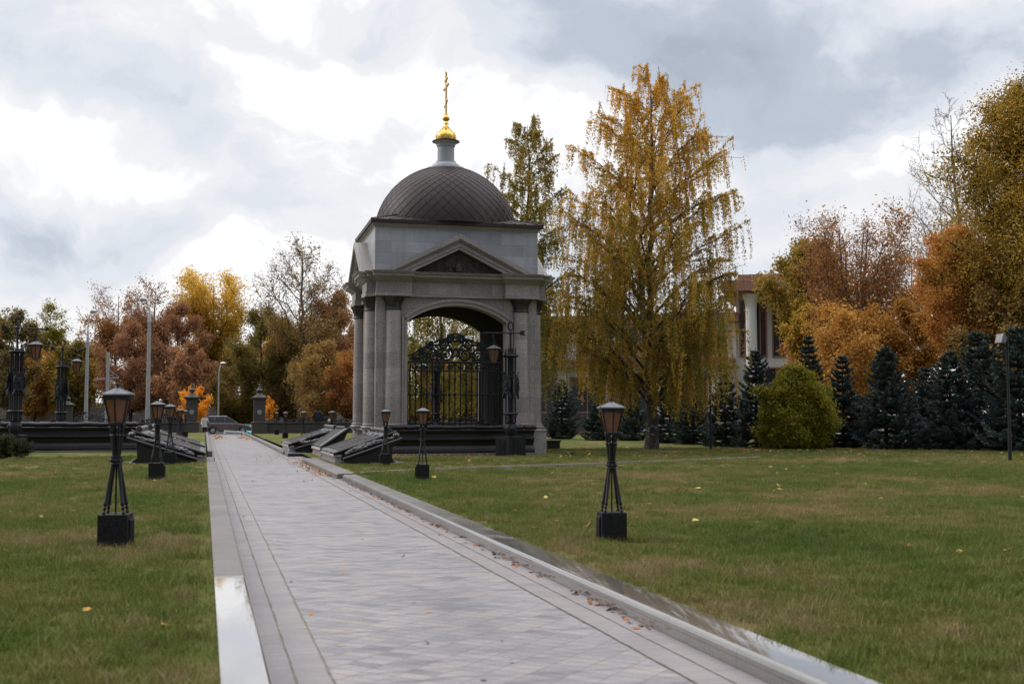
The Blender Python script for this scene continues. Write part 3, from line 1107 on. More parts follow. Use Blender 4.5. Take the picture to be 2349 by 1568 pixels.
# roof: fascia, hipped skirt with standing seams, scaled dome
EX = AX + .20
roof = MB().box(-EX, EX, -.22, DY + .22, 9.755, 9.915)
rf = roof.build('roof', M['copper'], chapel, smooth=0, bevel=.01)
HXt, HYt = 2.35, 1.75
sk = MB().frus((-EX, EX, -.22, DY + .22, 9.917), (-HXt, HXt, CYL - HYt, CYL + HYt, 10.34))
sk.build('roof_skirt', M['copper'], rf, smooth=0)
se = MB()
for i in range(15):
    f = -1 + 2 * (i + .5) / 15
    for s in (-1, 1):
        se.tube([(f * EX, CYL + s * (CYL + .22), 9.925), (f * HXt, CYL + s * HYt, 10.35)], .016, 5)
for i in range(12):
    f = -1 + 2 * (i + .5) / 12
    for s in (-1, 1):
        se.tube([(s * EX, CYL + f * (CYL + .22), 9.925), (s * HXt, CYL + f * HYt, 10.35)], .016, 5)
for sx in (-1, 1):
    for sy in (-1, 1):
        se.tube([(sx * EX, CYL + sy * (CYL + .22), 9.925), (sx * HXt, CYL + sy * HYt, 10.36)], .022, 5)
se.build('roof_seam', M['copper_dark'], rf)
DR, DCZ = 3.20, 9.66
def dome_r(z):
    h = (z - DCZ) / 3.22
    return DR * math.sqrt(max(0, 1 - h * h)) if h > 0 else DR
dp = [(dome_r(z), z) for z in [9.93 + (12.72 - 9.93) * i / 26 for i in range(27)]]
dome = MB().lathe(dp, 72, (0, CYL, 0)).build('dome', M['copper'], chapel, smooth=50)
sm = MB()
NSP = 42
for k in range(NSP):
    for s in (-1, 1):
        th = 2 * PI * k / NSP
        pts_, z = [], 10.0
        prev = None
        for i in range(40):
            z = 10.0 + (12.70 - 10.0) * i / 39
            r = dome_r(z)
            if prev:
                ds = math.hypot(z - prev[1], r - prev[0])
                th += s * ds / ((r + prev[0]) / 2) * .92
            prev = (r, z)
            pts_.append((math.cos(th) * (r + .004), CYL + math.sin(th) * (r + .004), z + .003))
        sm.tube(pts_, .0085, 4, cap=False)
sm.build('dome_seam', M['copper_dark'], dome)
# lantern stub with gilt cupola and cross
cy = CYL
ln = MB()
ln.lathe([(.86, 12.62), (.86, 12.80), (.84, 12.83), (.66, 12.84), (.65, 12.90), (.62, 12.96), (.55, 13.02), (.46, 13.06), (.46, 13.12), (.38, 13.13), (.378, 13.82)], 36, (0, cy, 0))
ln.lathe([(.40, 13.80), (.42, 13.84), (.42, 13.90), (.46, 13.94), (.52, 13.99), (.56, 14.02)], 36, (0, cy, 0))
lo = ln.build('lantern', M['granite_pale_plain'], chapel, smooth=35)
MB().lathe([(.56, 14.022), (.62, 14.035), (.615, 14.06), (.47, 14.10), (.44, 14.11)], 36, (0, cy, 0)).build('lantern_cap', M['copper'], lo, smooth=35)
gp = [(.44, 14.10), (.455, 14.18), (.455, 14.27), (.43, 14.36), (.37, 14.45), (.28, 14.54), (.19, 14.62), (.125, 14.70), (.095, 14.78), (.085, 14.86)]
go_ = MB().lathe(gp, 40, (0, cy, 0))
go_.lathe([(.085, 14.86), (.12, 14.875), (.105, 14.93), (.085, 14.97), (.10, 15.0), (.15, 15.05), (.165, 15.11), (.155, 15.17), (.12, 15.23), (.09, 15.27), (.105, 15.30), (.07, 15.33)], 24, (0, cy, 0))
gob = go_.build('cupola', M['gold'], chapel, smooth=40)
gs = MB()
def gr(z):
    for (r0, z0), (r1, z1) in zip(gp[:-1], gp[1:]):
        if z0 <= z <= z1:
            return r0 + (r1 - r0) * (z - z0) / (z1 - z0)
    return .1
M['gold_dark'] = simple('gilt_seam', (.35, .19, .05), .4, .8, .2, 4)
for k in range(14):
    for s in (-1, 1):
        th = 2 * PI * k / 14
        pp = []
        for i in range(26):
            z = 14.11 + .62 * i / 25
            pp.append((math.cos(th) * (gr(z) + .003), cy + math.sin(th) * (gr(z) + .003), z))
            th += s * (.62 / 25) / gr(z) * .95
        gs.tube(pp, .007, 4, cap=False)
gs.build('cupola_seam', M['gold_dark'], gob)
cx_ = MB()
def barx(y0, z0, y1, z1, w, t=.035):
    d = Vector((0, y1 - y0, z1 - z0))
    a = math.atan2(d.z, d.y)
    cx_.obox((0, cy + (y0 + y1) / 2, (z0 + z1) / 2), (t * 2, d.length, w), Matrix.Rotation(a, 3, 'X'))
cx_.box(-.036, .036, cy - .04, cy + .04, 15.30, 17.20)
barx(-.50, 16.56, .50, 16.56, .085)
barx(-.26, 16.90, .26, 16.90, .075)
barx(-.30, 15.92, .30, 15.70, .075)
for y_, z_ in ((-.53, 16.56), (.53, 16.56), (0, 17.24), (-.28, 16.90), (.28, 16.90)):
    cx_.ball((0, cy + y_, z_), .055, 8, 6, (.7, 1, 1))
cx_.ring((0, cy, 16.56), .17, .022, 20, 6, 'x')
cx_.build('cross', M['gold'], chapel, smooth=30)

# wrought iron gate in the front arch
def spiral(c, r0, turns, a0=0.0, s=1, n=None, y=0.0):
    n = n or int(14 * turns) + 4
    return [(c[0] + s * r0 * (1 - .86 * i / n) * math.cos(a0 + 2 * PI * turns * i / n), y, c[1] + r0 * (1 - .86 * i / n) * math.sin(a0 + 2 * PI * turns * i / n)) for i in range(n + 1)]
YG = .42
gf = MB()
gf.tube([(-2.08, YG, 1.0), (-2.08, YG, 4.0)], .045, 8)
gf.tube([(2.02, YG, 1.25), (2.02, YG, 3.85), (1.95, YG, 4.0)], .045, 8)
gf.tube([(2.02, YG, 1.25), (1.92, YG, 1.12), (1.6, YG, 1.05)], .04, 8)
for z, r in ((3.99, .05), (3.62, .03), (2.62, .018)):
    gf.tube([(-2.08, YG, z), (2.02, YG, z)], r, 8)
gf.tube([(1.05, YG - .02, 1.0), (1.05, YG - .02, 3.62)], .05, 8)
gf.tube([(-2.08, YG, 4.25)] + [(-2.05 + 4.07 * i / 24, YG, 4.20 + .85 * math.sin(PI * i / 24) ** 1.1) for i in range(1, 24)] + [(2.02, YG, 4.05)], .04, 8)
gt = gf.build('gate', M['iron'], chapel, smooth=40)
gb = MB()
nb = 17
for i in range(nb):
    x = -1.95 + 3.85 * i / (nb - 1)
    gb.tube([(x, YG, 1.12), (x, YG, 3.98)], .030, 6)
    for z, r in ((3.78, .05), (3.28, .055), (2.62, .06), (2.22, .05), (1.55, .055), (1.42, .05)):
        if (i + int(z * 10)) % 2 == 0 or z in (2.62,):
            gb.ball((x, YG, z), r, 8, 6, (1, 1, 1.35))
gb.build('bars', M['iron'], gt, smooth=40)
gc, gl_ = MB(), MB()
for s in (-1, 1):
    for cx0, cz, r, tr, a0 in ((.42, 4.32, .30, 1.9, 2.2), (.95, 4.28, .27, 1.9, .3), (1.42, 4.20, .21, 1.8, 2.0), (1.78, 4.12, .12, 1.6, .2), (.55, 4.78, .20, 1.7, 3.5), (1.05, 4.68, .16, 1.6, 4.2), (.22, 4.98, .17, 1.8, 5.0), (1.45, 4.48, .10, 1.5, 4.0)):
        sp = spiral((s * cx0, cz), r, tr, a0, s, y=YG)
        gc.tube(sp, [.050 * (1 - .45 * i / len(sp)) for i in range(len(sp))], 6)
        gc.ball(sp[-1], .05, 8, 6)
        for q in range(5):
            a = a0 + q * 1.25
            gc.ball((s * cx0 + s * r * .95 * math.cos(a), YG, cz + r * .95 * math.sin(a)), .085, 6, 4, (1.25, .5, .6))
    for cx0 in (.25, .62, 1.0, 1.38, 1.75):
        sp = spiral((s * cx0, 3.80), .13, 1.4, PI * .9, s, y=YG)
        gc.tube(sp, .034, 5)
        sp = spiral((s * cx0, 1.28), .14, 1.5, .4, s, y=YG)
        gl_.tube(sp, .026, 5)
    gl_.tube([(s * .1, YG, 1.62), (s * .7, YG, 1.56), (s * 1.3, YG, 1.36), (s * 1.75, YG, 1.12)], .03, 6)
gc.ring((0, YG, 4.86), .33, .035, 26, 6, 'y', 1.0, 1.05)
gc.ring((0, YG, 4.42), .12, .03, 16, 6, 'y', .8, 1.3)
for s in (-1, 1):
    gc.tube([(s * .05, YG, 5.05), (s * .16, YG, 5.18), (s * .33, YG, 5.14), (s * .36, YG, 4.98)], .035, 6)
gc.build('scrollwork', M['iron'], gt, smooth=45)
gl_.tube([(-1.9, YG, 1.10), (1.9, YG, 1.10)], .025, 6)
gl_.build('scrollwork', M['iron'], gt, smooth=45)
# ------------------------------------------------------------------ dark granite walls beside the path
def wall_profile():
    return [(-.02, .0), (-.02, .20), (.10, .26), (.17, .40), (.13, .60), (.03, .64), (.02, .72), (.10, .76), (.14, .80),
            (.14, .95), (.07, .98), (.06, 1.03), (.03, 1.05), (.03, 1.10), (.85, 1.10), (.85, .0)]
def granite_wall(name, x0, x1, y, zb, rolls, label, ret=None):
    t = thing(name, label, 'stone wall', ((x0 + x1) / 2, y, zb), 0)
    hx = (x1 - x0) / 2
    MB().prism([(p, z * .93) for p, z in wall_profile()], 'x', -hx, hx).build('wall_body', M['granite_dark'], t, smooth=25, bevel=.012)
    MB().box(-hx - .06, hx + .06, -.16, .9, -.12, .06).build('footing', M['granite_mid'], t, bevel=.01)
    for a, b, r in rolls:
        n = 14
        pts_ = [(a + (b - a) * i / n - (x0 + x1) / 2, .33 + .01 * math.sin(i), 1.10 * .93 + r + .012 * math.sin(i * 1.3)) for i in range(n + 1)]
        m = MB().tube(pts_, [r * (1 + .06 * math.sin(i * 1.9)) for i in range(n + 1)], 14)
        for e in (a, b):
            sp = [(e - (x0 + x1) / 2, .33 + r * .85 * (1 - i / 26) * math.cos(i * .6), 1.10 * .93 + r + r * .85 * (1 - i / 26) * math.sin(i * .6)) for i in range(22)]
            m.tube(sp, .012, 5)
        m.build('stone_scroll', M['granite_dark'], t, smooth=50)
    return t
granite_wall('granite_wall', 7.35, 13.36, 45.75, ZR, [(7.25, 8.75, .10), (8.85, 12.95, .09), (13.0, 13.5, .09)], 'long dark granite wall with stone scrolls in front of the chapel')
granite_wall('granite_wall', -8.3, -2.35, 50.0, ZL, [(-7.95, -7.45, .11), (-7.35, -3.85, .10), (-3.45, -2.65, .10)], 'long black granite wall with stone scrolls behind the left lawn')
b_ = MB().box(16.1, 16.75, 53.0, 53.5, ZR, ZR + .32).box(16.05, 16.8, 52.95, 53.55, ZR + .32, ZR + .40)
tag(b_.build('stone_block', M['granite_dark'], bevel=.015), 'low dark stone block on the grass right of the chapel', 'stone block')

# ------------------------------------------------------------------ sloping inscribed monuments
def letters(L, W, seed):
    """raised lettering too small to read: rows of short strokes across the slope; local (u up slope, w across)"""
    g = random.Random(seed)
    m = MB()
    u = .10
    while u < L - .10:
        w = .12
        while w < W - .12:
            k = g.choice((.06, .08, .10, .13))
            if g.random() < .85 and w + k < W - .1:
                m.box(u, u + .070 * g.uniform(.6, 1), w, w + k * .8, 0, .014)
            w += k + g.uniform(.01, .05)
        u += .125
    return m
def lumpy(p0, p1, r, seed, n=26):
    g = random.Random(seed)
    p0, p1 = Vector(p0), Vector(p1)
    m = MB()
    pts_, rr = [], []
    for i in range(n + 1):
        f = i / n
        pts_.append(p0.lerp(p1, f) + Vector((0, g.uniform(-.015, .015), .02 * math.sin(PI * f) + g.uniform(-.01, .015))))
        rr.append(r * (.55 + .45 * math.sin(PI * min(1, .12 + f))) * g.uniform(.75, 1.15))
    m.tube(pts_, rr, 9)
    for i in range(1, n):
        for q in range(3):
            a = g.uniform(0, PI)
            m.ball(pts_[i] + Vector((0, -math.cos(a) * rr[i] * .8, math.sin(a) * rr[i] * .8)), rr[i] * .45, 6, 4, (1.6, 1, .8))
    return m
LETTER = {}
def monument(x, y, zb, sg, L, W, zl, zh, kind, label, seed, group=None):
    """low end at x, rises away from the path (sg = +1 to the right); y is its near side"""
    t = thing('memorial_slab', label, 'monument', (x, y, zb), 0, group)
    S = Matrix.Diagonal((sg, 1, 1, 1))
    al = math.atan2(zh - zl, L)
    T = S @ Matrix.Translation((0, 0, zl)) @ Matrix.Rotation(-al, 4, 'Y')
    def bld(m, nm, mt, **kw):
        return m.move(S).build(nm, mt, t, **kw)
    SL = math.hypot(L, zh - zl)
    led = .62 if kind in ('garland', 'wreath') else 0.0
    # wedge body with a hollowed back
    prof = [(.06, 0), (L - .06, 0), (L + .10, .04), (L - .10, .22), (L - .12, zh * .6), (L + .02, zh - .10), (.02, zl - .10)]
    bld(MB().prism(prof, 'y', led, W), 'base', M['granite_dark'], smooth=25, bevel=.01)
    bld(MB().box(L - .25, L + .35, -.02, W, -.06, .035), 'foot_plate', M['granite_mid'], bevel=.006)
    # pale low end, stepped
    fb = MB().box(-.02, .20, led - .02, W, 0, zl * .30)
    fb.frus((0.0, .2, led, W - .02, zl * .30), (-.02, .2, led - .02, W, zl * .62))
    fb.box(-.07, .2, led - .05, W + .02, zl * .62, zl * .74)
    fb.frus((-.07, .2, led - .05, W + .02, zl * .742), (-.03, .2, led - .02, W, zl - .06))
    bld(fb, 'front_block', M['granite_plain'], smooth=0, bevel=.006)
    sl = MB().box(0, SL, led, W, -.10, 0)
    sl.move(T).build('sloping_slab', M['text_slab'] if kind != 'tablet' else M['granite_dark'], t, smooth=0, bevel=.01)
    key = (round(SL, 2), W)
    lt = letters(SL - .05, W - led - .16, seed)
    lt.move(T @ Matrix.Translation((.02, led + .08, .001))).build('inscription', M['inscr'], t, smooth=0)
    # rolled rim along the near edge
    rm = MB().tube([(-.08, led - .03, -.02), (SL + .12, led - .03, -.02)], .055, 10)
    rm.tube([(-.08, W + .03, -.02), (SL + .12, W + .03, -.02)], .055, 10)
    rm.move(T).build('rolled_rim', M['granite_dark'], t, smooth=45)
    if led:
        T2 = S @ Matrix.Translation((0.22 * 1, 0, zl - .20)) @ Matrix.Rotation(-al, 4, 'Y')
        lg = MB().prism([(.2, 0), (L - .05, 0), (L - .12, .2), (L - .08, zh - .36), (.2, zl - .26)], 'y', .05, led)
        bld(lg, 'ledge', M['granite_dark'], smooth=25, bevel=.01)
        MB().tube([(-.03, .04, .0), (SL + .0, .04, .0)], .055, 10).move(T2).build('ledge_rim', M['granite_dark'], t, smooth=45)
        if kind == 'garland':
            lumpy((.12, .33, .10), (SL - .28, .33, .10), .12, seed).move(T2).build('garland', M['polished_relief'], t, smooth=60)
            k = MB().ring((SL - .12, .33, .12), .10, .03, 16, 6, 'y').ball((SL - .10, .30, .14), .09, 10, 8)
            k.tube([(SL - .2, .33, .1), (SL - .5, .30, .08), (SL - .7, .28, .1)], [.05, .035, .02], 6)
            k.move(T2).build('ribbon_bow', M['polished_relief'], t, smooth=50)
        else:
            g = random.Random(seed)
            n = 40
            ring_ = [((SL * .48) + .70 * math.cos(2 * PI * i / n), .33 - .25 * math.sin(2 * PI * i / n), .17 - .10 * math.sin(2 * PI * i / n)) for i in range(n)]
            w = MB().tube(ring_, [.085 * (1 + .22 * math.sin(i * 2.4)) for i in range(n)], 9, closed=True)
            for p in ring_:
                for q in range(2):
                    w.ball((p[0] + g.uniform(-.05, .05), p[1] + g.uniform(-.05, .05), p[2] + g.uniform(.02, .08)), .04, 6, 4, (1.5, 1, .7))
            w.move(T2).build('wreath', M['polished_relief'], t, smooth=60)
    if kind != 'tablet':
        # rolled parchment at the head of the slab with its curling sheet
        s_ = MB()
        n = 12
        g = random.Random(seed + 5)
        pts_ = [(SL - .10 + .015 * math.sin(i * 1.7), led + .06 + (W - led - .12) * i / n, .10 + .015 * math.sin(i * 2.3)) for i in range(n + 1)]
        s_.tube(pts_, [.085 * (1 + .12 * math.sin(i * 2.1)) for i in range(n + 1)], 12)
        for yy in (pts_[0][1], pts_[-1][1]):
            s_.tube([(SL - .10 + .10 * (1 - i / 24) * math.cos(i * .62), yy, .11 + .10 * (1 - i / 24) * math.sin(i * .62)) for i in range(21)], .018, 6)
        V, Fq = [], []
        for i in range(17):
            w = led + .12 + (W - led - .24) * i / 16
            for j, (uu, zz) in enumerate(((SL - .12, .05), (SL - .26 - .05 * math.sin(i * 2.2), .035), (SL - .40 - .10 * math.sin(i * 1.3), .02 + .02 * math.sin(i * 3)))):
                V.append((uu, w, zz))
            if i:
                o = 3 * i
                Fq += [(o - 3, o - 2, o + 1, o), (o - 2, o - 1, o + 2, o + 1)]
        s_.add(V, Fq)
        s_.move(T).build('parchment_roll', M['polished_relief'], t, smooth=60)
        e_ = MB()
        V, Fq = [], []
        for i in range(25):
            w = led + .10 + (W - led - .2) * i / 24
            V += [(.16 + .04 * math.sin(i * 1.1), w, .004), (.06, w, .03 + .012 * math.sin(i * 2.0)), (-.05 - .02 * math.sin(i * .9), w, .01 + .03 * math.sin(i * 1.5)), (-.05 - .02 * math.sin(i * .9), w, -.02), (.16, w, -.01)]
            if i:
                o = 5 * i
                for q in range(4):
                    Fq.append((o - 5 + q, o - 4 + q, o + 1 + q, o + q))
        e_.add(V, Fq)
        e_.move(T).build('parchment_edge', M['polished_relief'], t, smooth=60)
    else:
        MB().box(.0, SL, led, led + .55, .004, .05).move(T).build('polished_margin', M['slate'], t, smooth=0, bevel=.01)
        MB().tube([(SL + .02, led + .6, .02), (SL + .02, W - .05, .02)], .075, 12).move(T).build('top_roll', M['granite_dark'], t, smooth=50)
    return t
M['inscr'] = granite('raised_lettering', (.105, .096, .090), rough=.5, fleck=30, var=.5, spec=.2)
M['slate'] = granite('polished_slate', (.13, .134, .145), rough=.3, fleck=50, var=.15)
GM = 'inscribed slabs on both sides of the path'
monument(4.30, 38.05, ZR, 1, 1.95, 5.0, .37, 1.04, 'garland', 'inscribed sloping slab with a garland ledge, right of the path nearest the chapel wall', 3, GM)
monument(4.45, 44.9, ZR - .02, 1, 1.0, 3.6, .42, 1.10, 'tablet', 'dark tilted tablet with a smooth grey margin between two slabs', 5, GM)
monument(3.62, 49.75, ZR, 1, 2.1, 5.0, .37, 1.02, 'wreath', 'inscribed sloping slab with a round bronze wreath on its ledge', 7, GM)
monument(.02, 37.95, ZL - .04, -1, 2.15, 5.6, .34, 1.04, 'garland', 'inscribed slab with a garland ledge left of the path, nearer one', 9, GM)
monument(.0, 46.3, ZL - .04, -1, 2.15, 5.0, .34, 1.02, 'garland', 'inscribed slab with a garland ledge left of the path, farther one', 11, GM)

# ------------------------------------------------------------------ lanterns
def lantern_parts(par, zb, rb, rt, h, rr, rh, flat=False):
    """six sided glazed lantern: glass, frame, roof as parts of par (bottom at zb)"""
    n = 6
    def hexp(r, z, rot=PI / 6):
        return [Vector((r * math.cos(2 * PI * k / n + rot), r * math.sin(2 * PI * k / n + rot), z)) for k in range(n)]
    lo, hi = hexp(rb, zb), hexp(rt, zb + h)
    fr = MB()
    w = rb * .12
    for k in range(n):
        fr.tube([lo[k], hi[k]], w, 5)
        fr.tube([lo[k], lo[(k + 1) % n]], w * 1.2, 5)
        fr.tube([hi[k], hi[(k + 1) % n]], w * 1.2, 5)
    fr.lathe([(rb * 1.04, zb - .035), (rb * 1.12, zb - .02), (rb * 1.12, zb), (rb * .9, zb + .01)], 6, rot=PI / 6)
    fr.lathe([(rt * .96, zb + h - .03), (rt * 1.06, zb + h - .025), (rt * 1.10, zb + h + .015), (rt * .9, zb + h + .02)], 6, rot=PI / 6)
    fo = fr.build('lantern_frame', M['bronze'], par, smooth=25)
    gl = MB()
    l2, h2 = hexp(rb * .95, zb + .004), hexp(rt * .95, zb + h - .004)
    gl.add(l2 + h2, [(k, (k + 1) % n, (k + 1) % n + n, k + n) for k in range(n)])
    gl.build('pane', M['amber'], par if flat else fo, smooth=0)
    ro = MB()
    a, b, c = hexp(rr, zb + h + .02), hexp(rr * .985, zb + h + .035), hexp(rr * .10, zb + h + rh * .86)
    ro.add(a + b + c, [tuple(range(5, -1, -1)), tuple(range(12, 18))] + [(k, (k + 1) % n, (k + 1) % n + 6, k + 6) for k in range(n)] + [(k + 6, (k + 1) % n + 6, (k + 1) % n + 12, k + 12) for k in range(n)])
    for k in range(n):
        ro.tube([b[k], c[k]], rr * .018, 4)
    rp = ro.build('lantern_roof', M['zinc'], par, smooth=20)
    z = zb + h + rh
    MB().lathe([(rr * .09, z - rh * .2), (rr * .10, z - rh * .1), (rr * .06, z - rh * .06), (rr * .095, z + rr * .03), (rr * .11, z + rr * .09), (rr * .06, z + rr * .17)], 10).build('finial', M['bronze'], par if flat else rp, smooth=50)

def bollard_lamp(loc, rz, label, group):
    t = thing('bollard_lamp', label, 'lamp', loc, rz, group)
    MB().box(-.165, .165, -.165, .165, -.05, .395).build('stone_block', M['granite_block'], t, smooth=0, bevel=.008)
    side = MB().box(-.180, -.165, -.10, .10, .03, .34)
    for q in range(5):
        side.tube([(-.182, -.08 + q * .04, .05), (-.182, -.08 + q * .04, .32)], .013, 6)
    side.build('bronze_plate', M['iron_blue'], t, smooth=30)
    z0 = .395
    for k in range(4):
        a = PI / 4 + k * PI / 2
        c, s = math.cos(a), math.sin(a)
        foot, waist = Vector((c * .155, s * .155, z0)), Vector((c * .045, s * .045, z0 + .57))
        m = MB()
        ax = (waist - foot)
        def P(f):
            return foot + ax * f
        m.tube([P(0), P(.03), P(.05), P(.07), P(.10), P(.13), P(.16), P(.17), P(.19), P(.21), P(.23), P(1)],
               [.017, .021, .016, .010, .017, .020, .011, .018, .025, .025, .021, .019], 8)
        m.build('leg', M['iron'], t, smooth=45)
    MB().tube([(0, 0, z0), (0, 0, z0 + .6)], .011, 8).lathe([(.035, z0), (.02, z0 + .012)], 10).build('centre_rod', M['iron'], t)
    zc = z0 + .555
    co = MB().lathe([(.05, zc), (.068, zc + .006), (.068, zc + .016), (.062, zc + .022), (.066, zc + .05), (.062, zc + .08), (.068, zc + .088), (.068, zc + .10), (.05, zc + .105)], 16)
    for k in range(8):
        a = k * PI / 4
        co.ball((.062 * math.cos(a), .062 * math.sin(a), zc + .052), .018, 6, 4)
    co.build('collar', M['iron'], t, smooth=35)
    zu = zc + .105
    up = MB()
    for k in range(6):
        a = k * PI / 3
        c, s = math.cos(a), math.sin(a)
        up.tube([(c * .030, s * .030, zu), (c * .052, s * .052, zu + .225)], [.018, .024], 8)
        up.tube([(c * .052, s * .052, zu + .225), (c * .056, s * .056, zu + .235), (c * .056, s * .056, zu + .245)], [.028, .028, .02], 8)
        up.tube([(c * .054, s * .054, zu + .24), (c * .058, s * .058, zu + .27), (c * .062, s * .062, zu + .30), (c * .066, s * .066, zu + .33), (c * .07, s * .07, zu + .36)], [.010, .017, .020, .012, .014], 8)
    up.build('spear_cup', M['iron'], t, smooth=40)
    lantern_parts(t, zu + .375, .088, .158, .295, .205, .125)
    return t
GB = 'bollard lamps along both lawns'
bl0 = bollard_lamp((5.18, 14.15, ZR), rad(-8), 'nearest bollard lamp on the right lawn, in front of the birch', GB)
for (x, y, z, rz, sc, lab) in [
    (5.40, 28.7, ZR, rad(-8), 1.0, 'bollard lamp standing alone on the right lawn in front of the chapel gate'),
    (5.66, 36.6, ZR, rad(-4), 1.0, 'bollard lamp in front of the chapel beside the inscribed slab with garland'),
    (6.3, 58.5, ZR, rad(6), 1.0, 'bollard lamp rising just behind the wreath slab, fourth on the right'),
    (5.62, 67.5, ZR, rad(3), 1.0, 'bollard lamp on the far right grass, second from the wreath slab'),
    (5.48, 80.5, ZR, rad(10), 1.0, 'bollard lamp on the far right grass, third from the wreath slab'),
    (5.75, 94.5, ZR, rad(2), 1.0, 'farthest right bollard lamp, beside the right gate pillar'),
    (-.97, 14.1, ZL, rad(172), 1.02, 'largest bollard lamp, in the foreground on the left lawn'),
    (-1.06, 28.4, ZL, rad(176), 1.02, 'bollard lamp in front of the left inscribed slab'),
    (-.98, 36.6, ZL, rad(178), 1.02, 'bollard lamp standing close against the left inscribed slab'),
    (-1.15, 60.5, ZL, rad(170), 1.0, 'bollard lamp behind the left slabs, first of the three before the left gate pillar'),
    (-1.45, 72.0, ZL, rad(175), 1.0, 'bollard lamp behind the left slabs, middle of the three before the left gate pillar'),
    (-1.20, 80.0, ZL, rad(175), 1.0, 'farthest left bollard lamp, overlapping the left gate pillar')]:
    d_ = dup(bl0, (x, y, z), rz, lab, GB, sc)
    d_.rotation_euler = (.010 * math.sin(y * 3.1), .012 * math.cos(y * 1.7), rz)

